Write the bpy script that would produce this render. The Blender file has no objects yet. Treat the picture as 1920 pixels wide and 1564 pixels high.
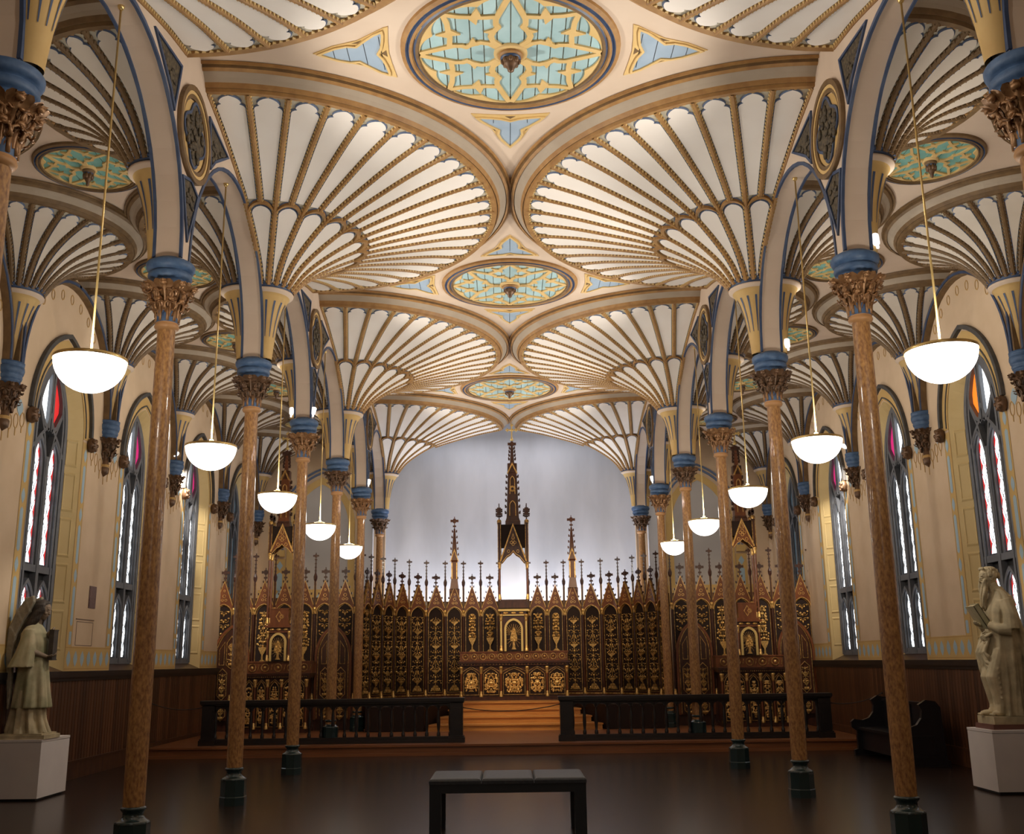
import bpy, math, random
from math import sin, cos, pi, radians as rad
from mathutils import Vector, Matrix

# ------------------------------------------------------------------ camera, world, lights, exposure
SC = bpy.context.scene
COL = SC.collection
B = 3.4                                    # bay length in metres
def D(k): return 9.540 + (k - 1) * B       # depth of the k-th column of each row
CAM = Vector((-0.0951, 0.0, 1.62))
YAW, PITCH, ROLL, FPX = 0.00636472, 0.23448669, 0.01287870, 1918.236
cd = bpy.data.cameras.new('camera'); cam = bpy.data.objects.new('camera', cd); COL.objects.link(cam)
fw = Vector((sin(YAW) * cos(PITCH), cos(YAW) * cos(PITCH), sin(PITCH)))
rt0 = Vector((cos(YAW), -sin(YAW), 0)); up0 = rt0.cross(fw)
rt = rt0 * cos(ROLL) - up0 * sin(ROLL); up = rt0 * sin(ROLL) + up0 * cos(ROLL)
cam.matrix_world = Matrix(((rt.x, up.x, -fw.x, CAM.x), (rt.y, up.y, -fw.y, CAM.y), (rt.z, up.z, -fw.z, CAM.z), (0, 0, 0, 1)))
cd.sensor_width = 36.0; cd.lens = 36.0 * FPX / 1920.0; cd.clip_end = 200
SC.camera = cam
SC.view_settings.view_transform = 'Standard'
try: SC.view_settings.look = 'None'
except Exception: pass
SC.view_settings.gamma = 1.0; SC.view_settings.use_curve_mapping = False
SC.view_settings.exposure = 0.0
W = bpy.data.worlds.new('world'); SC.world = W; W.use_nodes = True
W.node_tree.nodes['Background'].inputs[0].default_value = (0.55, 0.65, 0.85, 1)
W.node_tree.nodes['Background'].inputs[1].default_value = 0.05
SC.cycles.max_bounces = 6; SC.cycles.diffuse_bounces = 4; SC.cycles.glossy_bounces = 3
SC.cycles.sample_clamp_indirect = 4.0
WARM = (1.0, 0.935, 0.845); COOL = (0.86, 0.90, 1.0); AMBER = (1.0, 0.78, 0.52)
def light(name, kind, loc, energy, color, target=None, size=0.1, angle=90, blend=0.6, sy=None):
    l = bpy.data.lights.new(name, kind); l.energy = energy; l.color = color
    if kind == 'AREA':
        l.size = size
        if sy: l.shape = 'RECTANGLE'; l.size_y = sy
    else: l.shadow_soft_size = size
    if kind == 'SPOT': l.spot_size = rad(angle); l.spot_blend = blend
    o = bpy.data.objects.new(name, l); COL.objects.link(o); o.location = loc
    if target is not None:
        d = Vector(target) - Vector(loc)
        o.rotation_euler = d.to_track_quat('-Z', 'Y').to_euler()
    return o
NAVE_UP, LAMP_W, AISLE_W = 330, 44, 60
for s in (-1, 1):                           # gallery uplights standing on the capitals, aimed into the nave vault
    for k in (-1, 1, 3, 5):
        light('uplight', 'SPOT', (s * 3.0, D(k), 5.66), NAVE_UP * 1.25, WARM, (-s * 2.2, D(k), 7.75), 0.12, 105, 0.9)
    for k in (0, 2, 4):
        light('uplight', 'SPOT', (s * 2.95, D(k), 5.62), NAVE_UP * .85, WARM, (-s * 2.2, D(k), 7.5), 0.12, 85, 0.9)
for s, k, e in ((1, 1, 1.0), (1, 2, 1.0), (1, 3, .5), (-1, 3, .9), (-1, 4, .5), (1, 4, .7), (-1, 2, .25), (-1, 1, .2)):   # uplights on the aisle side
    light('uplight', 'SPOT', (s * 3.95, D(k), 5.70), AISLE_W * e, WARM, (s * 5.2, D(k) + 0.5, 7.4), 0.08, 140, 0.8)
for s in (-1, 1):
    light('jamb_light', 'SPOT', (s * 6.40, D(4) + 0.12, 5.62), 420, WARM, (s * 6.85, D(4.5) + 0.9, 3.6), 0.06, 50, 0.7)
    light('altar_light', 'SPOT', (s * 3.1, D(4) - .1, 5.60), 700, AMBER, (s * 0.7, 26, 2.3), 0.06, 38, 0.7)
    light('altar_light', 'SPOT', (s * 3.75, D(3) + .3, 5.60), 620, AMBER, (s * 5.2, 23.4, 3.2), 0.06, 28, 0.7)
    light('statue_light', 'SPOT', (s * 3.7, D(2) + .5, 5.62), 230, WARM, (s * 6.2, 13.9, 1.9), 0.06, 36, 0.7)
for s in (-1, 1):
    light('niche_fill', 'SPOT', (s * 4.3, 22.2, 6.6), 130, WARM, (s * 4.9, 26.9, 4.6), 0.1, 60, 0.8)  # fill spots added to brighten the grey end niches, no fixture hangs here
light('step_light', 'SPOT', (0.4, 19.0, 6.9), 1000, AMBER, (0.05, 23.4, 0.4), 0.08, 22, 0.8)
light('apse_wash', 'AREA', (0.05, 26.60, 1.7), 270, COOL, (0.05, 27.5, 4.4), 6.0, sy=0.25)
light('apse_wash', 'AREA', (0.05, 26.75, 7.55), 22, COOL, (0.05, 27.3, 3.0), 4.5, sy=0.25)
light('camera_side_fill', 'AREA', (0, -2.5, 5.5), 40, WARM, (0, 8, 2.2), 4.0)  # unseen area fill behind the camera, shining down the nave

# ------------------------------------------------------------------ materials
def mat(name, c, rough=0.6, metal=0.0, c2=None, nscale=6.0, detail=4.0, bump=0.0, coat=0.0, emit=None, es=0.0, spread=(0.35, 0.65), stretch=None, spec=0.5, coords='Object'):
    m = bpy.data.materials.new(name); m.use_nodes = True
    nt = m.node_tree; b = nt.nodes['Principled BSDF']
    b.inputs['Base Color'].default_value = (*c, 1); b.inputs['Roughness'].default_value = rough
    b.inputs['Metallic'].default_value = metal; b.inputs['Coat Weight'].default_value = coat
    b.inputs['Specular IOR Level'].default_value = spec
    if emit: b.inputs['Emission Color'].default_value = (*emit, 1); b.inputs['Emission Strength'].default_value = es
    if c2 or bump:
        tc = nt.nodes.new('ShaderNodeTexCoord'); nz = nt.nodes.new('ShaderNodeTexNoise')
        nz.inputs['Scale'].default_value = nscale; nz.inputs['Detail'].default_value = detail
        src = tc.outputs[coords]
        if stretch:
            mp = nt.nodes.new('ShaderNodeMapping'); mp.inputs['Scale'].default_value = stretch
            nt.links.new(src, mp.inputs[0]); src = mp.outputs[0]
        nt.links.new(src, nz.inputs['Vector'])
        if c2:
            r = nt.nodes.new('ShaderNodeValToRGB'); r.color_ramp.elements[0].position = spread[0]; r.color_ramp.elements[1].position = spread[1]
            r.color_ramp.elements[0].color = (*c, 1); r.color_ramp.elements[1].color = (*c2, 1)
            nt.links.new(nz.outputs['Fac'], r.inputs[0]); nt.links.new(r.outputs[0], b.inputs['Base Color'])
        if bump:
            bp = nt.nodes.new('ShaderNodeBump'); bp.inputs['Strength'].default_value = bump; bp.inputs['Distance'].default_value = 0.02
            nt.links.new(nz.outputs['Fac'], bp.inputs['Height']); nt.links.new(bp.outputs[0], b.inputs['Normal'])
    return m
M = {}
M['cream'] = mat('cream_plaster', (.60, .465, .35), .75, c2=(.67, .535, .415), nscale=1.2)
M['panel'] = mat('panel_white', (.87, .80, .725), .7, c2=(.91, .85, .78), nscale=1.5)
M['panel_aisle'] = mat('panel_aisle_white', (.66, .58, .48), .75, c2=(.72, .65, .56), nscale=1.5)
M['grey'] = mat('spandrel_grey', (.50, .45, .35), .75, c2=(.55, .50, .39), nscale=2)
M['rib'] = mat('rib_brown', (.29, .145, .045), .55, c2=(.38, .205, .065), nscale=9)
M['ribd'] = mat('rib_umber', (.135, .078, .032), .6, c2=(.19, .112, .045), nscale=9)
M['ochre'] = mat('ochre_paint', (.62, .42, .16), .65, c2=(.68, .47, .20), nscale=4)
M['bellp'] = mat('bell_ochre', (.52, .33, .115), .65, c2=(.58, .39, .15), nscale=3)
M['blue'] = mat('trim_blue', (.030, .052, .115), .5, c2=(.045, .075, .15), nscale=7)
M['blueline'] = mat('line_blue', (.10, .14, .24), .55)
M['capblue'] = mat('capital_blue', (.045, .095, .195), .5, c2=(.075, .14, .26), nscale=14, bump=.15)
M['plank'] = mat('plank_pale_blue', (.40, .56, .58), .7, c2=(.32, .48, .50), nscale=3, detail=8)
M['plankd'] = mat('plank_blue_grey', (.34, .43, .53), .7, c2=(.29, .38, .48), nscale=3)
M['teal'] = mat('panel_teal', (.22, .46, .40), .7, c2=(.15, .36, .32), nscale=6)
M['dark'] = mat('carved_dark', (.030, .022, .014), .7, c2=(.12, .09, .05), nscale=26, bump=.6)
M['wall'] = mat('wall_tan', (.60, .44, .285), .85, c2=(.65, .485, .325), nscale=2.2)
M['wally'] = mat('wall_yellow_band', (.56, .36, .125), .8, c2=(.60, .40, .15), nscale=3)
M['jamb'] = mat('jamb_yellow', (.56, .405, .175), .7, c2=(.60, .445, .205), nscale=2)
M['loz'] = mat('lozenge_blue', (.36, .47, .53), .75)
M['hood'] = mat('hood_slate', (.050, .050, .052), .6, c2=(.085, .075, .065), nscale=8)
M['rimgrey'] = mat('rim_grey', (.36, .29, .215), .75, c2=(.42, .345, .26), nscale=2)
M['stencil'] = mat('stencil_ochre', (.50, .30, .10), .8)
M['museum'] = mat('museum_wall', (.56, .56, .58), .9, c2=(.67, .67, .70), nscale=.9, detail=5, stretch=(1.4, 1, .45))
M['nichegrey'] = mat('niche_grey', (.42, .39, .37), .85, c2=(.46, .43, .41), nscale=1.5)
M['shaft'] = mat('marbled_shaft', (.19, .075, .028), .46, c2=(.49, .255, .080), nscale=48, detail=15, coat=.35, spread=(.30, .68), stretch=(1, 1, .45))
M['neckring'] = mat('necking_tan', (.48, .25, .10), .5)
M['base'] = mat('base_dark_green', (.012, .030, .032), .25, coat=.4)
M['leaf'] = mat('leaf_bronze', (.22, .105, .04), .38, .35, c2=(.40, .22, .10), nscale=12)
M['leafd'] = mat('leaf_dark_bronze', (.10, .055, .028), .45, .3, c2=(.19, .10, .05), nscale=12)
M['floor'] = None
M['wains'] = mat('wainscot_wood', (.050, .019, .009), .42, c2=(.125, .050, .021), nscale=5, detail=6, stretch=(6, 6, .5), coords='Object')
M['rail'] = mat('dark_walnut', (.012, .009, .009), .35, c2=(.02, .013, .011), nscale=6)
M['wood'] = mat('reredos_wood', (.032, .0085, .004), .34, c2=(.065, .018, .007), nscale=5, detail=5, stretch=(3, 3, .6), coat=.25)
M['woodl'] = mat('mahogany', (.115, .032, .010), .32, c2=(.18, .056, .017), nscale=4, detail=5, stretch=(3, 3, .6), coat=.25)
M['woodd'] = mat('very_dark_wood', (.016, .006, .0035), .6, spec=.25)  # own dark wood colour of panel grounds, doors, lanterns and plinths
M['gold'] = mat('gilt', (.50, .28, .08), .30, .7, c2=(.85, .55, .20), nscale=20)
M['golddk'] = mat('gilt_worn', (.27, .14, .035), .28, .65, c2=(.80, .50, .17), nscale=20)
M['giltpale'] = mat('gilt_pale', (.72, .52, .20), .4, .55)
M['step'] = mat('step_oak', (.46, .185, .040), .35, c2=(.58, .26, .062), nscale=3, detail=6, stretch=(.6, 8, 8))
M['platform'] = mat('platform_oak', (.20, .070, .026), .32, c2=(.26, .095, .034), nscale=2, detail=6, stretch=(.5, 8, 8))
M['bowl'] = mat('lamp_glass', (.95, .93, .88), .3, emit=(1, .97, .92), es=4.5)
M['brass'] = mat('brass', (.70, .50, .20), .3, .8)
M['frame'] = mat('tracery_slate', (.105, .11, .125), .6, c2=(.14, .145, .16), nscale=6)
M['glass'] = mat('lit_glass', (.9, .95, 1), .3, emit=(.90, .96, 1.0), es=2.2)
M['glassred'] = mat('red_glass', (.5, .02, .02), .3, emit=(.75, .03, .03), es=.75)
M['glasspink'] = mat('magenta_glass', (.5, .02, .15), .3, emit=(.75, .03, .22), es=.6)
M['glassorg'] = mat('orange_glass', (.8, .2, .02), .3, emit=(1.0, .22, .02), es=1.0)
M['glassdim'] = mat('dim_glass', (.1, .16, .2), .2, emit=(.10, .16, .20), es=.25)
M['lead'] = mat('lead', (.25, .28, .32), .5)
M['plinth'] = mat('plinth_white', (.58, .52, .49), .8, c2=(.62, .56, .52), nscale=3)
M['stone'] = mat('statue_stone', (.50, .40, .24), .75, c2=(.33, .27, .16), nscale=7, detail=8, bump=.25)
M['stoneg'] = mat('statue_greenish', (.24, .23, .12), .75, c2=(.46, .38, .23), nscale=4, detail=8, bump=.25)
M['hair'] = mat('statue_hair', (.030, .021, .016), .65, c2=(.055, .040, .028), nscale=12)
M['flesh'] = mat('statue_flesh', (.20, .14, .09), .65, c2=(.26, .185, .12), nscale=8)
M['wing'] = mat('statue_wing', (.19, .16, .11), .75, c2=(.27, .23, .16), nscale=16, bump=.3)
M['redstone'] = mat('red_stone', (.12, .045, .03), .5)
M['bench'] = mat('bench_leather', (.022, .026, .034), .45, c2=(.032, .037, .046), nscale=30, bump=.1)
M['benchf'] = mat('bench_frame', (.010, .013, .018), .5)
M['pew'] = mat('pew_black', (.012, .010, .012), .3)
M['rope'] = mat('rope_black', (.015, .012, .012), .6)
M['fixture'] = mat('fixture_white', (.85, .84, .82), .5, emit=(1, .97, .92), es=1.2)
M['black'] = mat('black', (.01, .01, .01), .6)
M['plaque'] = mat('plaque_brown', (.13, .075, .065), .6, c2=(.18, .10, .09), nscale=30)
M['seam'] = mat('seam', (.24, .16, .11), .9)
def floor_mat():
    m = mat('dark_floor', (.016, .010, .008), .24, c2=(.034, .018, .012), nscale=2.5, detail=6, stretch=(1, 6, 1))
    nt = m.node_tree; b = nt.nodes['Principled BSDF']
    nz = nt.nodes.new('ShaderNodeTexNoise'); nz.inputs['Scale'].default_value = 1.3
    mr = nt.nodes.new('ShaderNodeMapRange'); mr.inputs['To Min'].default_value = .17; mr.inputs['To Max'].default_value = .34
    nt.links.new(nz.outputs['Fac'], mr.inputs['Value']); nt.links.new(mr.outputs[0], b.inputs['Roughness'])
    return m
M['floor'] = floor_mat()
def vary(m, lo, hi):                         # every board its own tone
    nt = m.node_tree; b = nt.nodes['Principled BSDF']; oi = nt.nodes.new('ShaderNodeObjectInfo'); mr = nt.nodes.new('ShaderNodeMapRange')
    mr.inputs['To Min'].default_value = lo; mr.inputs['To Max'].default_value = hi
    hs = nt.nodes.new('ShaderNodeHueSaturation'); l = b.inputs['Base Color'].links[0].from_socket
    nt.links.new(oi.outputs['Random'], mr.inputs['Value']); nt.links.new(mr.outputs[0], hs.inputs['Value']); nt.links.new(l, hs.inputs['Color']); nt.links.new(hs.outputs[0], b.inputs['Base Color'])
vary(M['wains'], .65, 1.5); vary(M['plank'], .88, 1.1); vary(M['panel'], .95, 1.03); vary(M['panel_aisle'], .92, 1.04)

# ------------------------------------------------------------------ mesh helpers
class MB:
    def __init__(s): s.v = []; s.f = []; s.m = []; s.s = []
    def add(s, vs, fs, m=0, smooth=False):
        o = len(s.v); s.v += [tuple(v) for v in vs]
        for f in fs: s.f.append([i + o for i in f]); s.m.append(m); s.s.append(smooth)
    def box(s, x0, x1, y0, y1, z0, z1, m=0, tf=None):
        vs = [(x, y, z) for x in (x0, x1) for y in (y0, y1) for z in (z0, z1)]
        if tf: vs = [tf(v) for v in vs]
        s.add(vs, [(0, 1, 3, 2), (4, 6, 7, 5), (0, 4, 5, 1), (2, 3, 7, 6), (0, 2, 6, 4), (1, 5, 7, 3)], m)
    def lathe(s, prof, n=16, a0=0.0, a1=2 * pi, m=0, c=(0, 0), smooth=True, sx=1.0, sy=1.0):
        full = abs(a1 - a0 - 2 * pi) < 1e-6; cols = n if full else n + 1
        vs = []
        for i in range(cols):
            a = a0 + (a1 - a0) * i / n
            for r, z in prof: vs.append((c[0] + r * cos(a) * sx, c[1] + r * sin(a) * sy, z))
        L = len(prof); o = len(s.v); s.v += vs
        for i in range(n):
            i2 = (i + 1) % cols
            for j in range(L - 1):
                s.f.append([o + i * L + j, o + i2 * L + j, o + i2 * L + j + 1, o + i * L + j + 1])
                s.m.append(m[j] if isinstance(m, (list, tuple)) else m); s.s.append(smooth)
    def tube(s, pts, r, n=6, m=0, caps=True, smooth=True, flat=None):
        pts = [Vector(p) for p in pts]; N = len(pts); rings = []
        t0 = (pts[1] - pts[0]).normalized()
        ref = Vector((0, 0, 1)) if abs(t0.z) < .9 else Vector((1, 0, 0))
        nrm = t0.cross(ref).normalized()
        for i, p in enumerate(pts):
            t = (pts[min(i + 1, N - 1)] - pts[max(i - 1, 0)]).normalized()
            nrm = (nrm - t * nrm.dot(t)).normalized(); bi = t.cross(nrm)
            rr = r[i] if isinstance(r, (list, tuple)) else r
            rings.append([p + (nrm * cos(2 * pi * j / n) + bi * sin(2 * pi * j / n) * (flat or 1)) * rr for j in range(n)])
        vs = [v for ring in rings for v in ring]
        fs = [(i * n + j, i * n + (j + 1) % n, (i + 1) * n + (j + 1) % n, (i + 1) * n + j) for i in range(N - 1) for j in range(n)]
        if caps: fs += [tuple(range(n))[::-1], tuple((N - 1) * n + j for j in range(n))]
        s.add(vs, fs, m, smooth)
    def prism(s, poly, d0, d1, plane='xz', m=0, m_side=None):
        def P(a, b, d): return (a, d, b) if plane == 'xz' else ((d, a, b) if plane == 'yz' else (a, b, d))
        n = len(poly)
        s.add([P(a, b, d0) for a, b in poly] + [P(a, b, d1) for a, b in poly], [], m)
        o = len(s.v) - 2 * n
        s.f.append([o + i for i in range(n)]); s.m.append(m); s.s.append(False)
        s.f.append([o + n + i for i in range(n)][::-1]); s.m.append(m); s.s.append(False)
        for i in range(n):
            j = (i + 1) % n
            s.f.append([o + i, o + j, o + n + j, o + n + i]); s.m.append(m if m_side is None else m_side); s.s.append(False)
    def strip(s, pts, w, d0, d1, plane='xz', m=0, closed=False):
        """flat bar of rectangular section following a 2-D polyline"""
        def P(a, b, d): return (a, d, b) if plane == 'xz' else ((d, a, b) if plane == 'yz' else (a, b, d))
        pts = [Vector(p) for p in pts]; N = len(pts); L = []; R = []
        for i, p in enumerate(pts):
            a = pts[(i - 1) % N] if (closed or i > 0) else p; b = pts[(i + 1) % N] if (closed or i < N - 1) else p
            t1 = (p - a); t2 = (b - p)
            if t1.length < 1e-9: t1 = t2
            if t2.length < 1e-9: t2 = t1
            t1.normalize(); t2.normalize(); t = (t1 + t2)
            if t.length < 1e-6: t = t1.copy()
            t.normalize(); nn = Vector((-t.y, t.x)); k = max(.5, nn.dot(Vector((-t1.y, t1.x))))
            ww = (w[i] if isinstance(w, (list, tuple)) else w) / 2 / k
            L.append(p + nn * ww); R.append(p - nn * ww)
        s.j = getattr(s, 'j', 0) + 1; d0 = d0 + (d1 - d0) * .0023 * (s.j % 37)
        vs = []
        for l, r in zip(L, R): vs += [P(l.x, l.y, d0), P(r.x, r.y, d0), P(r.x, r.y, d1), P(l.x, l.y, d1)]
        fs = []
        for i in range(N if closed else N - 1):
            a = 4 * i; b = 4 * ((i + 1) % N)
            fs += [(a + j, a + (j + 1) % 4, b + (j + 1) % 4, b + j) for j in range(4)]
        if not closed: fs += [(0, 1, 2, 3), (4 * N - 1, 4 * N - 2, 4 * N - 3, 4 * N - 4)]
        s.add(vs, fs, m)
    def ell(s, c, r, n=8, k=5, m=0, smooth=True):
        vs = [(c[0], c[1], c[2] - r[2])]
        for i in range(1, k):
            t = -pi / 2 + pi * i / k
            for j in range(n):
                a = 2 * pi * j / n; vs.append((c[0] + r[0] * cos(t) * cos(a), c[1] + r[1] * cos(t) * sin(a), c[2] + r[2] * sin(t)))
        vs.append((c[0], c[1], c[2] + r[2])); T = len(vs) - 1
        fs = [(0, 1 + (j + 1) % n, 1 + j) for j in range(n)]
        for i in range(k - 2):
            for j in range(n): fs.append((1 + i * n + j, 1 + i * n + (j + 1) % n, 1 + (i + 1) * n + (j + 1) % n, 1 + (i + 1) * n + j))
        fs += [(1 + (k - 2) * n + j, 1 + (k - 2) * n + (j + 1) % n, T) for j in range(n)]
        s.add(vs, fs, m, smooth)
    def loft(s, rings, m=0, smooth=True, caps=True):
        n = len(rings[0]); vs = [v for r in rings for v in r]; N = len(rings)
        fs = [(i * n + j, i * n + (j + 1) % n, (i + 1) * n + (j + 1) % n, (i + 1) * n + j) for i in range(N - 1) for j in range(n)]
        if caps: fs += [tuple(range(n))[::-1], tuple((N - 1) * n + j for j in range(n))]
        s.add(vs, fs, m, smooth)
    def mesh(s, name, mats):
        me = bpy.data.meshes.new(name); me.from_pydata(s.v, [], s.f)
        for mm in mats: me.materials.append(M[mm] if isinstance(mm, str) else mm)
        me.polygons.foreach_set('material_index', s.m); me.polygons.foreach_set('use_smooth', s.s)
        me.update(); return me
def O(name, me, parent=None, loc=(0, 0, 0), rz=0.0, rot=None, scale=None):
    o = bpy.data.objects.new(name, me); COL.objects.link(o); o.location = loc
    o.rotation_euler = rot if rot else (0, 0, rz)
    if scale: o.scale = scale
    if parent: o.parent = parent
    if name == 'relief': o['kind'] = 'stuff'
    return o
def ob(name, mb, mats, parent=None, **k): return O(name, mb.mesh(name, mats), parent, **k)
def T(name, label, cat, loc=(0, 0, 0), rz=0.0, group=None):
    o = bpy.data.objects.new(name, None); COL.objects.link(o); o.location = loc; o.rotation_euler = (0, 0, rz); o.empty_display_size = .1
    o['label'] = label; o['category'] = cat
    if group: o['group'] = group
    return o
def tag(o, label, cat, group=None):
    o['label'] = label; o['category'] = cat
    if group: o['group'] = group
    return o
def struct(o): o['kind'] = 'structure'; return o
def arch(hw, zs, rise, n=10, cy=0.0):
    """pointed (or round) arch polyline from the left springing over the apex to the right"""
    R = (hw * hw + rise * rise) / (2 * hw); cx = R - hw; aa = math.atan2(rise, cx) if abs(cx) > 1e-6 else pi / 2
    L = [(cy + cx - R * cos(a), zs + R * sin(a)) for a in [aa * i / n for i in range(n + 1)]]
    return L + [(2 * cy - y, z) for y, z in L[-2::-1]]
ORD = ['nearest', 'second', 'third', 'fourth', 'fifth', 'sixth', 'seventh', 'eighth']
SIDE = {-1: 'left', 1: 'right'}

# ------------------------------------------------------------------ setting: floor, ceilings, walls
XW, XA, TH = {-1: 6.62, 1: 6.78}, 3.40, 0.13              # aisle wall plane, arcade plane, half thickness of the arcade wall
Y0, YE, ZC, ZA = -4.0, 26.90, 7.84, 7.44
b = MB(); b.box(-7.6, 7.6, Y0, 28.2, -.12, 0); struct(ob('floor', b, ['floor']))
b = MB(); b.box(-XA - .02, XA + .02, Y0, 26.56, ZC, ZC + .12); CEIL = struct(ob('ceiling', b, ['cream']))
for s in (-1, 1):
    b = MB(); x0, x1 = sorted((s * (XA - .02), s * (XW[s] + .1))); b.box(x0, x1, Y0, YE, ZA, ZA + .12); o = struct(ob('ceiling', b, ['cream']))
b = MB(); b.box(-7.4, 7.4, Y0 - .15, Y0, 0, 8.2); struct(ob('wall_back', b, ['wall']))
# pale museum wall behind the high altar, with its side returns and soffit
b = MB(); b.box(-3.9, 3.9, 27.6, 27.75, 0, 8.6); b.box(-3.9, -3.6, 26.7, 27.6, 0, 8.6); b.box(3.6, 3.9, 26.7, 27.6, 0, 8.6); b.box(-3.9, 3.9, 26.6, 27.75, 8.3, 8.45); b.box(-3.6, 3.6, 26.56, 26.62, 7.84, 8.4)
struct(ob('wall_end', b, ['museum']))

# aisle walls, one pierced bay after another
WH, WSP, WR = 0.82, 5.08, 1.06             # window opening at the wall face: half width, springing, rise
GH, GSP, GR, GX = 0.53, 5.04, .97, .19     # glazing outline and its depth behind the wall face
SILL = 1.56
def wall_bay(mb, s, yc):
    X = s * XW[s]; A = arch(WH, WSP, WR, 10, yc); y0, y1 = yc - B / 2, yc + B / 2
    def q(a, b_, c, d_): mb.add([(X, *a), (X, *b_), (X, *c), (X, *d_)], [(0, 1, 2, 3)])
    q((y0, 0), (y0, ZA), (A[0][0], ZA), (A[0][0], 0)); q((A[-1][0], 0), (A[-1][0], ZA), (y1, ZA), (y1, 0))
    q((A[0][0], 0), (A[0][0], SILL), (A[-1][0], SILL), (A[-1][0], 0))
    for p, r in zip(A, A[1:]): q((p[0], p[1]), (p[0], ZA), (r[0], ZA), (r[0], r[1]))
WALLS = {}
for s in (-1, 1):
    b = MB()
    for k in range(0, 6): wall_bay(b, s, D(k + .5))
    X = s * XW[s]
    b.add([(X, Y0, 0), (X, Y0, ZA), (X, D(0), ZA), (X, D(0), 0)], [(0, 1, 2, 3)])
    b.add([(X, D(6), 0), (X, D(6), ZA), (X, YE, ZA), (X, YE, 0)], [(0, 1, 2, 3)])
    WALLS[s] = struct(ob('wall_' + SIDE[s], b, ['wall']))
    b = MB(); x0, x1 = sorted((s * 7.5, s * 7.6)); b.box(x0, x1, Y0, YE, 0, ZA); struct(ob('wall_outer_' + SIDE[s], b, ['black']))

# flat painted decoration on a wall: yellow bands and lozenge chains beside the windows, diamond frieze under them
def lozenge(mb, X, s, yc, zc, hw, hh, m):
    x = X - s * .006
    P = [(0, -1), (.75, -.45), (1, 0), (.75, .45), (0, 1), (-.75, .45), (-1, 0), (-.75, -.45)]
    mb.add([(x, yc + hw * a, zc + hh * b_) for a, b_ in P], [tuple(range(8))], m)
def bar(mb, X, s, yc, zc, hw, hh, m):
    x = X - s * .006
    P = [(0, -1), (1, -.88), (1, .88), (0, 1), (-1, .88), (-1, -.88)]
    mb.add([(x, yc + hw * a, zc + hh * b_) for a, b_ in P], [tuple(range(6))], m)
def quad(mb, X, s, y0, y1, z0, z1, m, d=.003):
    x = X - s * d; mb.add([(x, y0, z0), (x, y1, z0), (x, y1, z1), (x, y0, z1)], [(0, 1, 2, 3)], m)
for s in (-1, 1):
    X = s * XW[s]; b = MB()
    for k in range(0, 6):
        yc = D(k + .5)
        for e in (-1, 1):
            ye = yc + e * (WH + .11)
            quad(b, X, s, ye - .11, ye + .10, SILL, 5.0, 0)
            z = 1.98
            bar(b, X, s, ye + e * .02, z + .06, .045, .10, 1); z += .2
            while z < 4.9:
                bar(b, X, s, ye + e * .02, z + .33, .045, .30, 1); lozenge(b, X, s, ye + e * .02, z + .78, .055, .11, 1); z += .92
            for yy in (ye - .10, ye + .095): quad(b, X, s, yy - .006, yy + .006, 1.9, 5.05, 2, .005)
        # frieze on the pier after this window
        y0, y1 = yc + WH + .01, yc + B - WH - .01
        quad(b, X, s, y0, y1, SILL, 1.92, 0, .004)
        n = 7
        for i in range(n): lozenge(b, X, s, y0 + (i + .5) * (y1 - y0) / n, 1.74, .075, .12, 1)
        quad(b, X, s, y0, y1, 1.895, 1.91, 2, .006); quad(b, X, s, y0, y1, 1.585, 1.60, 2, .006)
        # stencilled scroll drops under the corbel and along the vault
        yp = yc + B / 2
        for i in range(-3, 4):
            zz = 4.72 + abs(i) * .05
            b2 = [(yp + i * .17 + .06 * sin(t * 2 * pi), zz + .10 * cos(t * 2 * pi)) for t in [j / 10 for j in range(11)]]
            b.strip(b2, .014, X - s * .004, X - s * .007, 'yz', 2)
            b.strip([(yp + i * .17, zz - .10), (yp + i * .17, zz - .24 + abs(i) * .02)], .02, X - s * .004, X - s * .007, 'yz', 2)
        for i in range(2, 13):
            a = pi * i / 14
            yy, zz = yc - 1.46 * cos(a), 5.55 + 1.46 * sin(a)
            b.strip([(yy + .05 * cos(t), zz + .075 * sin(t)) for t in [2 * pi * j / 8 for j in range(9)]], .014, X - s * .004, X - s * .007, 'yz', 2)
        lozenge(b, X, s, yp - .42, 5.02, .09, .12, 1); lozenge(b, X, s, yp + .42, 5.02, .09, .12, 1)
    ob('painted_border', b, ['wally', 'loz', 'stencil'], WALLS[s])

# wainscot: board after board under a dark cap, with a baseboard
bm = MB(); bm.box(-.0, .022, .003, .107, .22, 1.47); bm.box(.0, .026, .0, .012, .22, 1.47); BOARD = bm.mesh('board', ['wains'])
for s in (-1, 1):
    b = MB(); x0, x1 = sorted((s * (XW[s] - .035), s * (XW[s] + .0)))
    b.box(*sorted((s * (XW[s] - .075), s * XW[s])), Y0, YE, 1.47, 1.56); b.box(*sorted((s * (XW[s] - .045), s * XW[s])), Y0, YE, 1.42, 1.47)
    wc = ob('wainscot', b, ['rail'], WALLS[s])
    y = 9.6
    while y < 23.4:
        O('board', BOARD, wc, loc=(s * XW[s] - (.022 if s > 0 else 0), y, 0)); y += .11
    b = MB(); b.box(*sorted((s * (XW[s] - .04), s * XW[s])), Y0, 23.5, 0, .24); b.box(*sorted((s * (XW[s] - .055), s * XW[s])), Y0, 23.5, .24, .27)
    struct(ob('baseboard_' + SIDE[s], b, ['wains']))

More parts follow.
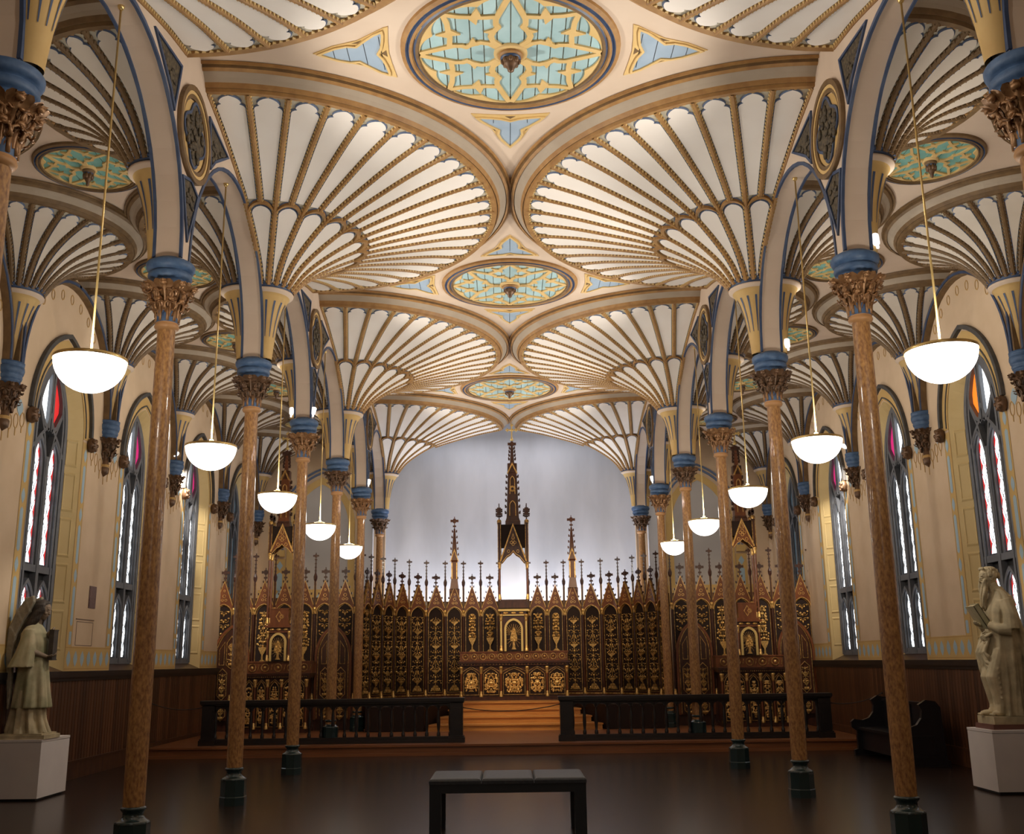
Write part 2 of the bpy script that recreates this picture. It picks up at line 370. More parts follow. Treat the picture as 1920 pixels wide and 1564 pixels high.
# windows
def window(n, s, k, lit, bord):
    yc = D(k + .5); X = s * XW[s]; XG = s * (XW[s] + GX)
    A = [(WH and yc - WH, SILL)] + arch(WH, WSP, WR, 10, yc) + [(yc + WH, SILL)]
    G = [(yc - GH, SILL + .12)] + arch(GH, GSP, GR, 10, yc) + [(yc + GH, SILL + .12)]
    W_ = T('window_%d' % n, '', '', (0, 0, 0)); del W_['label']; del W_['category']; struct(W_)
    b = MB(); N = len(A)
    b.add([(X, *p) for p in A] + [(XG, *p) for p in G], [(i, i + 1, N + i + 1, N + i) for i in range(N - 1)], 0)
    b.add([(X, *A[0]), (X, *A[-1]), (XG, *G[-1]), (XG, *G[0])], [(0, 1, 2, 3)], 1)
    rv = ob('reveal', b, ['jamb', 'wood'], W_)
    # sunk panels on the splayed jambs, bead mouldings round each
    for e in (-1, 1):
        for z0, z1 in ((1.85, 2.45), (2.53, 3.13), (3.21, 3.81), (3.89, 4.49), (4.57, 5.0)):
            b = MB()
            def J(u, z, d): # u across the jamb 0 (wall face) .. 1 (glass)
                f = (z - SILL) * 0
                return (X + (XG - X) * u - s * d * .5, yc + e * (WH + (GH - WH) * u - d * .8), z)
            def fr(u0, u1, za, zb, d):
                P = [(u0, za), (u1, za), (u1, zb), (u0, zb)]
                b.add([J(u, z, d) for u, z in P], [(0, 1, 2, 3)])
            t = .05
            o0 = [J(u, z, 0) for u, z in ((.2, z0), (.8, z0), (.8, z1), (.2, z1))]
            o1 = [J(u, z, .016) for u, z in ((.24, z0 + .03), (.76, z0 + .03), (.76, z1 - .03), (.24, z1 - .03))]
            o2 = [J(u, z, .004) for u, z in ((.29, z0 + .06), (.71, z0 + .06), (.71, z1 - .06), (.29, z1 - .06))]
            b.add(o0 + o1 + o2, [(i, (i + 1) % 4, 4 + (i + 1) % 4, 4 + i) for i in range(4)] + [(4 + i, 4 + (i + 1) % 4, 8 + (i + 1) % 4, 8 + i) for i in range(4)] + [(8, 9, 10, 11)])
            ob('panel', b, ['jamb'], rv)
    # hood moulding with carved stops
    b = MB(); H1 = arch(WH + .07, WSP, WR + .08, 12, yc)
    b.strip(arch(WH + .10, WSP - .04, WR + .17, 12, yc), .19, X, X - s * .010, 'yz', 0)
    b.strip(arch(WH + .055, WSP - .02, WR + .09, 12, yc), .024, X, X - s * .022, 'yz', 1)
    b.strip(arch(WH + .21, WSP + .02, WR + .27, 12, yc), .065, X, X - s * .06, 'yz', 1)
    hm = ob('hood_moulding', b, ['wally', 'hood'], W_)
    for e in (-1, 1):
        b = MB(); y = yc + e * (WH + .21)
        b.ell((X - s * .06, y, WSP - .10), (.08, .09, .12), 8, 6)
        for q in range(5): b.ell((X - s * .11, y + .06 * cos(q * 1.26), WSP - .10 + .07 * sin(q * 1.26)), (.035, .03, .035), 6, 4)
        ob('label_stop', b, ['leafd'], hm)
    # tracery
    xf, xb = XG - s * .05, XG + s * .06
    b = MB()
    b.prism([(y, z) for y, z in G], XG + s * .04, XG + s * .08, 'yz', 1)
    b.strip(G, .09, xf, xb, 'yz', 0)
    inn = [(yc + (y - yc) * .80, SILL + .12 + (z - SILL - .12) * .985 + .02) for y, z in G]
    b.strip(inn, .05, XG - s * .05, xb, 'yz', 0)
    b.box(*sorted((xf, xb)), yc - .04, yc + .04, SILL + .12, 4.6, 0)
    ZT = 2.98
    b.box(*sorted((xf + s * .008, xb)), yc - GH, yc + GH, ZT - .05, ZT + .05, 0)
    b.box(*sorted((xf + s * .008, xb)), yc - GH, yc + GH, SILL + .10, SILL + .2, 0)
    for e in (-1, 1):
        c = yc + e * .24
        for hw, w, dx in ((.20, .045, .045), (.145, .04, .02)):
            b.strip([(c - hw, SILL + .2)] + arch(hw, 2.45, .36, 6, c) + [(c + hw, SILL + .2)], w, XG - s * dx, xb, 'yz', 0)
            b.strip([(c - hw, ZT)] + arch(hw, 4.45, .42, 6, c) + [(c + hw, ZT)], w, XG - s * dx, xb, 'yz', 0)
        # flowing teardrop in the head
        P = [(yc + e * .05, 4.98), (yc + e * .19, 5.06), (yc + e * .37, 5.30), (yc + e * .36, 5.58), (yc + e * .22, 5.82), (yc + e * .05, 5.97), (yc + e * .035, 5.6), (yc + e * .05, 4.98)]
        b.strip(P, .06, xf, xb, 'yz', 0)
        b.strip([(yc + e * .50, 4.66), (yc + e * .30, 4.86), (yc + e * .12, 5.0), (yc, 5.25)], .05, xf, xb, 'yz', 0)
        b.strip([(yc + e * .05, 4.55), (yc + e * .17, 4.92), (yc + e * .38, 5.3)], .04, xf, xb, 'yz', 0)
    ob('tracery', b, ['frame', 'black'], W_)
    xg = XG + s * .015
    def pane(name, cy, z0, z1, hw, head):
        b = MB(); n = max(8, int((z1 - z0) / .075)); per = .29
        def edge(z):
            t = (z - z0) / (z1 - z0)
            w = hw * (.34 + .56 * abs(sin(pi * z / per)))
            if t > 1 - head: w *= max(.02, math.sqrt(max(0, 1 - ((t - 1 + head) / head) ** 2)))
            return w
        zs = [z0 + (z1 - z0) * i / n for i in range(n + 1)]
        V = []
        for z in zs:
            w = edge(z); t = (z - z0) / (z1 - z0); wo = hw
            if t > 1 - head: wo = hw * max(.05, math.sqrt(max(0, 1 - (.96 * (t - 1 + head) / head) ** 2)))
            V += [(xg, cy - wo, z), (xg, cy - w, z), (xg, cy + w, z), (xg, cy + wo, z)]
        F = []; mm = []
        o = len(b.v); b.v += V
        for i in range(n):
            for j, m_ in ((0, 1), (1, 0), (2, 1)):
                b.f.append([4 * i + j, 4 * i + j + 1, 4 * i + j + 5, 4 * i + j + 4]); b.m.append(m_); b.s.append(False)
        z = z0 + per * .15
        xl = xg - s * .006
        while lit and z + per < z1:
            b.strip([(cy - hw * .8, z), (cy + hw * .8, z + per)], .010, xl, xl - s * .004, 'yz', 2)
            b.strip([(cy + hw * .8, z), (cy - hw * .8, z + per)], .010, xl, xl - s * .004, 'yz', 2)
            z += per
        ob(name, b, ['glass' if lit else 'glassdim', bord if lit else 'glassdim', 'lead'], W_)
    for e in (-1, 1):
        c = yc + e * .24
        pane('pane', c, SILL + .22, 2.76, .105, .28); pane('pane', c, ZT + .08, 4.80, .105, .14)
    far = 1
    for e, m_ in ((-1, 'glass'), (1, 'glassorg' if s > 0 and k == 2 else ('glassred' if k == 2 else 'glasspink'))):
        b = MB()
        P = [(yc + e * .085, 5.07), (yc + e * .18, 5.12), (yc + e * .325, 5.32), (yc + e * .32, 5.57), (yc + e * .20, 5.78), (yc + e * .08, 5.90), (yc + e * .07, 5.5)]
        b.prism(P, xg - s * .012, xg + s * .01, 'yz'); ob('pane', b, [m_ if lit else 'glassdim'], W_)
n = 1
for s in (-1, 1):
    for k in range(1, 6):
        window(n, s, k, k < 5, ['glassred', 'glassred', 'lead', 'lead', 'lead'][k - 1]); n += 1

# end walls of the aisles with painted arches round a grey niche
for s in (-1, 1):
    b = MB(); xa, xb = sorted((s * 3.3, s * 7.4)); b.box(xa, xb, YE, YE + .12, 0, ZA + .1)
    o = struct(ob('wall_end_' + SIDE[s], b, ['wall']))
    cx = s * 4.98; b = MB(); y = YE - .004
    A = [(cx - .80, 3.0)] + arch(.80, 5.15, 1.2, 10, cx) + [(cx + .80, 3.0)]
    b.prism(A, y - .004, y, 'xz', 0)
    b.strip(A, .17, y - .03, y, 'xz', 1)
    b.strip([(cx - 1.0, 4.5)] + arch(1.0, 5.15, 1.42, 10, cx) + [(cx + 1.0, 4.5)], .05, y - .05, y, 'xz', 2)
    b.strip([(cx - 1.1, 4.5)] + arch(1.1, 5.15, 1.53, 10, cx) + [(cx + 1.1, 4.5)], .05, y - .03, y, 'xz', 2)
    for e in (-1, 1):
        b.box(cx + e * 1.05 - .12, cx + e * 1.05 + .12, y - .12, y, 4.35, 4.52, 1)
        z = 2.2
        b.box(cx + e * 1.05 - .14, cx + e * 1.05 + .14, y - .006, y, 1.6, 4.3, 3)
        while z < 4.2:
            xx = cx + e * 1.05
            b.add([(xx + .07 * a, y - .012, z + .25 * c) for a, c in ((0, -1), (1, -.8), (1, .8), (0, 1), (-1, .8), (-1, -.8))], [tuple(range(6))[::-1]], 4)
            b.add([(xx + .08 * a, y - .012, z + .42 + .12 * c) for a, c in ((0, -1), (1, 0), (0, 1), (-1, 0))], [(3, 2, 1, 0)], 4); z += .75
    b.box(cx - 1.6, cx + 1.6, y - .008, y, 3.0, 3.5, 3)
    for i in range(9):
        xx = cx - 1.45 + i * .36; b.add([(xx + .12 * a, y - .014, 3.25 + .15 * c) for a, c in ((0, -1), (1, 0), (0, 1), (-1, 0))], [(3, 2, 1, 0)], 4)
    ob('painted_arch', b, ['nichegrey', 'wally', 'blueline', 'wally', 'loz'], o)

# ------------------------------------------------------------------ nave arcades
RA = 1.58                                    # arch radius; the arches spring from the capitals at 5.52
ZS = 5.58
def arcade(s):
    b = MB(); xi, xo = s * (XA - TH), s * (XA + TH)
    yc0 = D(-1)
    for k in range(-1, 6):
        y0, y1 = D(k), D(k + 1); yc = (y0 + y1) / 2
        A = [(y0, ZS - .08), (yc - RA, ZS - .08)] + [(yc - RA * cos(pi * i / 20), ZS + (RA + .05) * sin(pi * i / 20)) for i in range(21)] + [(yc + RA, ZS - .08), (y1, ZS - .08)]
        A = [p for i, p in enumerate(A) if i == 0 or p != A[i - 1]]
        for p, r in zip(A, A[1:]):
            if abs(p[0] - r[0]) > 1e-6:
                b.add([(xi, *p), (xi, *r), (xi, r[0], 7.95), (xi, p[0], 7.95)], [(0, 1, 2, 3)], 0)
                b.add([(xo, *p), (xo, *r), (xo, r[0], 7.95), (xo, p[0], 7.95)], [(0, 1, 2, 3)], 0)
            b.add([(xi, *p), (xi, *r), (xo, *r), (xo, *p)], [(0, 1, 2, 3)], 1)
    w = struct(ob('wall_arcade_' + SIDE[s], b, ['cream', 'cream'])); return w
ARC = {}
for s in (-1, 1):
    ARC[s] = w = arcade(s)
    for k in range(-1, 6):                    # blue edge mouldings of every arch
        yc = D(k + .5); b = MB()
        for xx in (s * (XA - TH), s * (XA + TH)):
            P = [(yc - RA * cos(pi * i / 24), ZS + (RA + .05) * sin(pi * i / 24)) for i in range(25)]
            P = [(yc - RA, ZS - .06)] + P + [(yc + RA, ZS - .06)]
            b.strip(P, .040, xx - .014, xx + .014, 'yz', 0)
        ob('arch_moulding', b, ['blue'], w)
    for k in (-1, 1, 3, 5):                   # pierced medallion and triangles above the plain columns
        yc, X = D(k), s * (XA - TH)
        b = MB(); zc = 6.90
        for R_, w_, d_, m_ in ((.475, .055, .045, 0), (.43, .035, .035, 1), (.395, .05, .025, 0)):
            b.strip([(yc + R_ * cos(2 * pi * i / 36), zc + R_ * sin(2 * pi * i / 36)) for i in range(36)], w_, X - s * d_, X + s * .01, 'yz', m_, closed=True)
        b.prism([(yc + .36 * cos(2 * pi * i / 30), zc + .36 * sin(2 * pi * i / 30)) for i in range(30)], X - s * .012, X - s * .004, 'yz', 2)
        md = ob('medallion', b, ['ribd', 'ochre', 'bellp'], w)
        b = MB()                              # sunk dark foliage inside a cusped outline
        Q = [(yc + (.29 + .05 * cos(4 * t)) * cos(t), zc + (.30 + .05 * cos(4 * t)) * sin(t)) for t in [2 * pi * i / 40 for i in range(40)]]
        b.prism(Q, X - s * .022, X - s * .012, 'yz', 0)
        rnd = random.Random(k)
        for i in range(34):
            a, r = rnd.random() * 6.28, rnd.random() ** .5 * .27
            b.ell((X - s * .03, yc + r * cos(a), zc + r * sin(a)), (.02, .045, .03 + .03 * rnd.random()), 6, 4, 0)
        ob('carved_foliage', b, ['dark'], md)
        b = MB(); b.strip(Q, .03, X - s * .03, X - s * .01, 'yz', 0, closed=True); ob('cusped_moulding', b, ['blue'], md)
        def tri(P):
            b = MB(); b.prism(P, X - s * .006, X - s * .002, 'yz', 0)
            b.strip(P, .032, X - s * .022, X, 'yz', 1, closed=True)
            cy, cz = sum(p[0] for p in P) / len(P), sum(p[1] for p in P) / len(P); rnd = random.Random(len(P))
            for i in range(16):
                p = P[rnd.randrange(len(P))]; t = rnd.random() * .7
                b.ell((X - s * .012, cy + (p[0] - cy) * t, cz + (p[1] - cz) * t), (.012, .05, .028), 6, 4, 0)
            ob('tracery_panel', b, ['dark', 'blue'], w)
        for e in (-1, 1):
            tri([(yc + e * .50, 7.38), (yc + e * 1.24, 7.30), (yc + e * .98, 7.14), (yc + e * .76, 7.0), (yc + e * .62, 6.86), (yc + e * .56, 7.1)])
        tri([(yc - .24, 6.33), (yc, 6.40), (yc + .24, 6.33), (yc + .16, 6.12), (yc, 5.76), (yc - .16, 6.12)])

# ------------------------------------------------------------------ fan vaults
class Prof:
    """fan profile: points (radius, height) with arc length; t runs from the bell ring to the rim"""
    def __init__(s, pts):
        # Catmull-Rom refinement
        P = [Vector(p) for p in pts]; Q = []
        for i in range(len(P) - 1):
            p0, p1, p2, p3 = P[max(i - 1, 0)], P[i], P[i + 1], P[min(i + 2, len(P) - 1)]
            for j in range(8):
                t = j / 8
                Q.append(.5 * ((2 * p1) + (p2 - p0) * t + (2 * p0 - 5 * p1 + 4 * p2 - p3) * t * t + (3 * p1 - p0 - 3 * p2 + p3) * t ** 3))
        Q.append(P[-1]); s.Q = Q; s.L = [0]
        for a, b in zip(Q, Q[1:]): s.L.append(s.L[-1] + (b - a).length)
        s.len = s.L[-1]
    def at(s, t):
        t = min(max(t, 0), s.len - 1e-9); lo = 0
        while s.L[lo + 1] < t: lo += 1
        f = (t - s.L[lo]) / (s.L[lo + 1] - s.L[lo]); p = s.Q[lo].lerp(s.Q[lo + 1], f)
        d = (s.Q[lo + 1] - s.Q[lo]).normalized(); return p, Vector((d.y, -d.x))     # point and outward/downward normal
    def tr(s, r):
        lo, hi = 0, s.len
        for _ in range(40):
            m = (lo + hi) / 2
            if s.at(m)[0].x < r: lo = m
            else: hi = m
        return lo
ZF = 5.52
NP = Prof([(.32, .95), (.49, 1.17), (.73, 1.36), (1.09, 1.57), (1.40, 1.70), (1.82, 1.83), (2.45, 2.00), (3.03, 2.11)])
AP = Prof([(.32, .98), (.46, 1.20), (.68, 1.42), (.98, 1.59), (1.37, 1.73)])
def P3(pr, t, s_, off):                        # along the +x axis; s_ metres across
    p, n = pr.at(t); r = p.x + n.x * off; a = s_ / max(p.x, .05)
    return (r * cos(a), r * sin(a), p.y + n.y * off)
def fan_panel(pr, t0, t1, th, rw, head, mats, name, rows=14):
    """white panel between two ribs, blue edge line, cusped or round head"""
    mg, bl = rw / 2 + .010, .012
    def hw(t): return max(.012, pr.at(t)[0].x * th - mg)
    R = []
    if head == 'cusp':
        w = hw(t1); h = min(.27, w * 1.2); ta = t1 - h
        R = [(t0 + (ta - t0) * i / rows, None) for i in range(rows + 1)]
        R = [(t, hw(t)) for t, _ in R]
        w = hw(ta)
        for f, g in ((.08, .99), (.18, .94), (.26, .82), (.30, .69), (.345, .67), (.38, .75), (.48, .79), (.60, .74), (.73, .61), (.84, .42), (.91, .22), (.94, .05)):
            R.append((ta + h * f, w * g))
    else:
        w = hw(t1); h = w * .95; ta = t1 - h
        R = [(t0 + (ta - t0) * i / rows, hw(t0 + (ta - t0) * i / rows)) for i in range(rows + 1)]
        for q in range(1, 7): a = pi / 2 * q / 6; R.append((ta + h * .95 * sin(a), max(.008, hw(ta) * cos(a))))
    if head != 'cusp' or True:
        R[0] = (R[0][0], R[0][1])
    b = MB(); V = []
    for i, (t, w) in enumerate(R):
        wi = max(.003, w - bl); ti = t - (bl if i > rows else 0)
        V += [P3(pr, t, -w, .006), P3(pr, ti, -wi, .020), P3(pr, ti, wi, .020), P3(pr, t, w, .006)]
    b.v = V
    for i in range(len(R) - 1):
        for j in range(3): b.f.append([4 * i + j, 4 * i + 4 + j, 4 * i + 5 + j, 4 * i + 1 + j]); b.m.append(0 if j == 1 else 1); b.s.append(False)
    return b.mesh(name, mats)
def fan_rib(pr, t0, t1, w, dp, mats, name, bead=.07, n=26):
    b = MB(); V = []
    for i in range(n + 1):
        t = t0 + (t1 - t0) * i / n
        V += [P3(pr, t, -w / 2, 0), P3(pr, t, -w / 2, dp * .6), P3(pr, t, -w / 4, dp), P3(pr, t, w / 4, dp), P3(pr, t, w / 2, dp * .6), P3(pr, t, w / 2, 0)]
    b.v = V
    for i in range(n):
        for j in range(5): b.f.append([6 * i + j, 6 * i + 6 + j, 6 * i + 7 + j, 6 * i + 1 + j]); b.m.append(0); b.s.append(False)
    t = t0 + bead / 2
    while t < t1 - .02:
        for e in (-1, 1):
            c = e * w * .54; q = bead * .30; o = len(b.v)
            b.v += [P3(pr, t - q, c - .014, .012), P3(pr, t - q, c + .014, .012), P3(pr, t + q, c + .014, .012), P3(pr, t + q, c - .014, .012), P3(pr, t, c, dp * .6 + .018)]
            for f in ((0, 1, 4), (1, 2, 4), (2, 3, 4), (3, 0, 4)): b.f.append([o + q_ for q_ in f]); b.m.append(1); b.s.append(False)
        t += bead
    return b.mesh(name, mats)
def fan_surface(pr, a0, a1, n, mats, name):
    b = MB(); pts = [(pr.at(pr.len * i / 24)[0].x, pr.at(pr.len * i / 24)[0].y) for i in range(25)]
    b.lathe(pts, n, a0, a1, 0); return b.mesh(name, mats)
def rim_mesh(r0, z0, w, hgt, a0, a1, n, mats, name):
    b = MB()
    pr = [(r0 - .02, z0 + .02), (r0 - .01, z0 - .03), (r0 + .05, z0 - .035), (r0 + .06, z0 + .005), (r0 + .075, z0 + .0), (r0 + .10, z0 + hgt * .25),
          (r0 + w * .50, z0 + hgt * .45), (r0 + w * .72, z0 + hgt * .72), (r0 + w * .72, z0 + hgt * .62), (r0 + w * .84, z0 + hgt * .74), (r0 + w * .86, z0 + hgt * .90), (r0 + w * .97, z0 + hgt * .86), (r0 + w, z0 + hgt * 1.02)]
    b.lathe(pr, n, a0, a1, [0, 0, 0, 3, 0, 2, 2, 0, 0, 3, 0, 0], smooth=False)
    m = int(abs(a1 - a0) * r0 / .075)
    for i in range(m):                        # bead row on the inner edge
        a = a0 + (a1 - a0) * (i + .5) / m; da = .022 / r0; r = r0 - .012
        V = [(r * cos(a - da), r * sin(a - da), z0 - .03), (r * cos(a + da), r * sin(a + da), z0 - .03), (r * cos(a + da), r * sin(a + da), z0 + .01), (r * cos(a - da), r * sin(a - da), z0 + .01), ((r - .03) * cos(a), (r - .03) * sin(a), z0 - .02)]
        b.add(V, [(0, 1, 4), (1, 2, 4), (2, 3, 4), (3, 0, 4)], 1)
    return b.mesh(name, mats)
def bell_mesh(r1, z1, a0, a1, n, name):
    b = MB()
    pr = [(.10, 0.0), (.11, .12), (.13, .30), (.165, .50), (.215, .68), (r1 - .045, z1 - .14), (r1 - .02, z1 - .10), (r1 + .025, z1 - .075), (r1 + .03, z1 - .05), (r1, z1 - .04), (r1 + .02, z1 - .02), (r1 + .02, z1 + .02), (r1 - .03, z1 + .03)]
    b.lathe(pr, n, a0, a1, [0, 0, 0, 0, 0, 0, 1, 1, 1, 2, 2, 2])
    P = Prof([(r, z) for r, z in pr[:6]])
    m = int(round(abs(a1 - a0) / rad(24)))
    for i in range(m):                        # blue dart lines
        a = a0 + (a1 - a0) * (i + .5) / m; ta, tb = P.len * .35, P.len * .93
        V = []
        for q in range(8):
            t = ta + (tb - ta) * q / 7; p, nn = P.at(t); w = (.004 + .010 * q / 7) / p.x
            V += [((p.x + nn.x * .006) * cos(a - w), (p.x + nn.x * .006) * sin(a - w), p.y + nn.y * .006), ((p.x + nn.x * .006) * cos(a + w), (p.x + nn.x * .006) * sin(a + w), p.y + nn.y * .006)]
        b.add(V, [(2 * q, 2 * q + 1, 2 * q + 3, 2 * q + 2) for q in range(7)], 3)
    m = int(abs(a1 - a0) * r1 / .07)
    for i in range(m):                        # blue bead ring
        a = a0 + (a1 - a0) * (i + .5) / m; b.ell(((r1 + .03) * cos(a), (r1 + .03) * sin(a), z1 + .012), (.026, .026, .024), 5, 3, 2)
    return b.mesh(name, ['bellp', 'cream', 'blue', 'blue'])
NO, NI = 22, 11
dO, dI = pi / NO, pi / NI
TI = NP.tr(1.30)                               # crown of the inner tier
RW = .049
m_out = {}
for odd in (0, 1):
    pass
NPAN_O = fan_panel(NP, NP.tr(1.34), NP.len - .015, dO / 2, RW, 'cusp', ['panel', 'blueline'], 'outer_panel')
NPAN_I = fan_panel(NP, .03, TI - .05, dI / 2, RW, 'round', ['panel', 'blueline'], 'inner_panel')
NRIB_L = fan_rib(NP, 0, NP.len, RW, .045, ['rib', 'ochre'], 'long_rib', .058)
NRIB_S = fan_rib(NP, TI - .01, NP.len, RW, .045, ['rib', 'ochre'], 'short_rib', .058, 16)
def scallop_mesh():
    b = MB(); w = .03
    pts = []
    for i in range(9):
        u = -1 + i / 4; th = dI / 2 * u
        t = NP.tr(1.30) - .16 * abs(u) ** 2.2
        pts.append((t, th))
    V = []
    for t, th in pts:
        r = NP.at(t)[0].x
        for dt, off in ((-.03, 0), (-.03, .035), (.02, .05), (.03, 0), (.03, .012), (.05, .012)):
            V.append(P3(NP, t + dt, th * r, off))
    b.v = V
    for i in range(8):
        for j, m_ in ((0, 0), (1, 0), (2, 0), (3, 1), (4, 1)): b.f.append([6 * i + j, 6 * i + 6 + j, 6 * i + 7 + j, 6 * i + 1 + j]); b.m.append(m_); b.s.append(False)
    return b.mesh('scallop_rib', ['rib', 'blueline'])
SCAL = scallop_mesh()
def surf_cache(): return {}
def nave_fan(s, k, i0, i1, label):
    """half fan: outer panels i0..i1 of 22, panel 0 lies against the arcade wall on the camera side"""
    t = T('fan_vault', label, 'fan vault', (s * (XA - TH), D(k), ZF), 0 if s < 0 else pi, 'large fan vaults of the nave'); t['kind'] = 'thing'
    def ang(i): return (-pi / 2 + i * dO) if s < 0 else (pi / 2 - i * dO)     # in local frame
    a0, a1 = sorted((ang(i0), ang(i1)))
    O('spandrel_surface', fan_surface(NP, a0, a1, (i1 - i0) * 2, ['grey'], 'spandrel_surface'), t)
    O('bell', bell_mesh(.32, .95, a0, a1, max(8, (i1 - i0)), 'bell'), t)
    O('rim_moulding', rim_mesh(3.03, 2.11, .27, .20, a0, a1, (i1 - i0) * 3, ['rib', 'ochre', 'rimgrey', 'ribd'], 'rim_moulding'), t)
    for i in range(i0, i1): O('outer_panel', NPAN_O, t, rz=(ang(i) + ang(i + 1)) / 2)
    for i in range(i0 // 2, i1 // 2):
        a = (ang(2 * i) + ang(2 * i + 2)) / 2
        O('inner_panel', NPAN_I, t, rz=a); O('scallop_rib', SCAL, t, rz=a)
    for i in range(i0, i1 + 1): O('rib', NRIB_L if i % 2 == 0 else NRIB_S, t, rz=ang(i))
    return t
for s in (-1, 1):
    for j, k in enumerate((0, 2, 4, 6)):
        nave_fan(s, k, 0, 22 if k < 6 else 11, ['cream fan vault nearest the viewer, above the %s arcade at the top of the photo', 'large cream ribbed fan vault over the second %s column, with a two tier shell pattern',
                 'cream ribbed fan vault over the fourth %s column, before the arch', 'half fan vault of cream ribs touching the pale end wall on the %s side'][j] % SIDE[s])
# aisle fans: single tier, one on every column and one on every wall corbel
NA = 12; dA = pi / NA
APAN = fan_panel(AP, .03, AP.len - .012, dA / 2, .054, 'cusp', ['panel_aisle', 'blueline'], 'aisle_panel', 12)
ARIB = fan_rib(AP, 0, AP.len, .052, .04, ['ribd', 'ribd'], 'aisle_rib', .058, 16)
ASURF = fan_surface(AP, -pi / 2, pi / 2, 28, ['grey'], 'aisle_surface'); ASURFQ = fan_surface(AP, -pi / 2, 0, 14, ['grey'], 'aisle_surface')
ABELL = bell_mesh(.32, .98, -pi / 2, pi / 2, 16, 'aisle_bell')
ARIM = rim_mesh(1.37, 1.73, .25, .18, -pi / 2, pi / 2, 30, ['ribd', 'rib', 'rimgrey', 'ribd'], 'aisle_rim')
def aisle_fan(x, k, rz, label, group):
    t = T('aisle_fan_vault', label, 'fan vault', (x, D(k), ZF), rz, group); t['kind'] = 'thing'
    O('spandrel_surface', ASURF, t); O('bell', ABELL, t); O('rim_moulding', ARIM, t)
    for i in range(NA): O('panel', APAN, t, rz=-pi / 2 + (i + .5) * dA)
    for i in range(NA + 1): O('rib', ARIB, t, rz=-pi / 2 + i * dA)
for s in (-1, 1):
    for k in range(0, 7):
        aisle_fan(s * (XA + TH), k, pi if s < 0 else 0, 'small fan vault on the aisle side of the %s column in the %s row' % ('cut off' if k == 0 else ORD[k - 1] + ' full', SIDE[s]), 'small fan vaults on the columns')
        if k: aisle_fan(s * XW[s], k, 0 if s < 0 else pi, 'small fan vault rising from the %s corbel of the %s aisle wall' % (ORD[k - 1], SIDE[s]), 'small fan vaults on the wall corbels')

# ------------------------------------------------------------------ ceiling roundels and trefoil panels
def roundel_mesh(R, rot, zt, kind):
    """returns meshes: ring, board, tracery; drawn in the xy plane, faces down, z = 0 is the ceiling"""
    ring = MB()
    ring.lathe([(R * 1.05, .02), (R * 1.04, -.03), (R * 1.0, -.045), (R * .975, -.03), (R * .965, -.05), (R * .94, -.055), (R * .925, -.03), (R * .905, -.045), (R * .88, -.05), (R * .865, -.01), (R * .85, 0)], 64, m=[0, 0, 1, 1, 0, 0, 1, 2, 2, 2], smooth=False)
    tr = MB(); d0, d1 = -.034, -.004
    def pl(r, a): return (R * r * cos(a + rot), R * r * sin(a + rot))
    W_ = .053 * R
    def petal(a0):
        L = [(.13, .10), (.20, .165), (.28, .185), (.36, .155), (.42, .115), (.46, .135), (.54, .135), (.62, .105), (.70, .075), (.78, .045), (.86, .012)]
        for e in (-1, 1):
            P = [(R * (x * cos(a0 + rot) - e * y * sin(a0 + rot)), R * (x * sin(a0 + rot) + e * y * cos(a0 + rot))) for x, y in L]
            tr.strip(P, W_, d0, d1, 'xy', 0)
            c = P[4]; tr.strip([c, (c[0] * .93, c[1] * .93)], W_ * .6, d0, d1, 'xy', 0)
    for q in range(4): petal(q * pi / 2)
    for q in range(4):
        a = q * pi / 2 + pi / 4
        for e in (-1, 1):
            # V bar from the rim at 45 degrees down to the petal outline
            P = [pl(.87, a), pl(.75, a + e * .10), pl(.68, a + e * .22), pl(.62, a + e * .36), pl(.59, a + e * .56)]
            tr.strip(P, W_ * .95, d0, d1, 'xy', 0)
            tr.strip([pl(.67, a + e * .25), pl(.56, a + e * .19)], [W_ * 2.0, W_ * .1], d0, d1, 'xy', 0)
            tr.strip([pl(.65, a + e * .28), pl(.76, a + e * .37)], [W_ * 2.0, W_ * .1], d0, d1, 'xy', 0)
            tr.strip([pl(.38, a + e * .40), pl(.43, a + e * .17)], [W_ * 1.9, W_ * .1], d0, d1, 'xy', 0)
        # petal shoulders closing the star cell
        for e in (-1, 1):
            # cusps from the rim: scalloped lining
            c0, c1 = a + e * .06, a + e * (pi / 4 - .05); P = []; wv = []
            for i in range(13):
                u = i / 12; P.append(pl(.875 - .0 * u, c0 + (c1 - c0) * u)); wv.append(W_ * (.5 + 1.5 * (1 - abs(2 * u - 1)) ** 2.2 * 2))
            tr.strip(P, wv, d0, d1, 'xy', 0)
    tr.lathe([(R * .16, -.004), (R * .16, -.04), (R * .11, -.05), (R * .10, -.004)], 24, m=0)
    return ring, tr
def boss_mesh(R):
    b = MB(); b.lathe([(R * .115, -.02), (R * .12, -.06), (R * .10, -.085), (R * .085, -.08)], 20, m=0)
    b.lathe([(R * .10, -.075), (R * .095, -.105), (R * .07, -.105)], 20, m=1)
    b.lathe([(R * .075, -.08), (R * .085, -.12), (R * .06, -.17), (R * .035, -.20), (R * .03, -.23), (.004, -.25)], 12, m=2)
    for i in range(8):
        a = i * pi / 4; b.ell((R * .075 * cos(a), R * .075 * sin(a), -.12), (.025, .025, .04), 6, 4, 2)
    return b
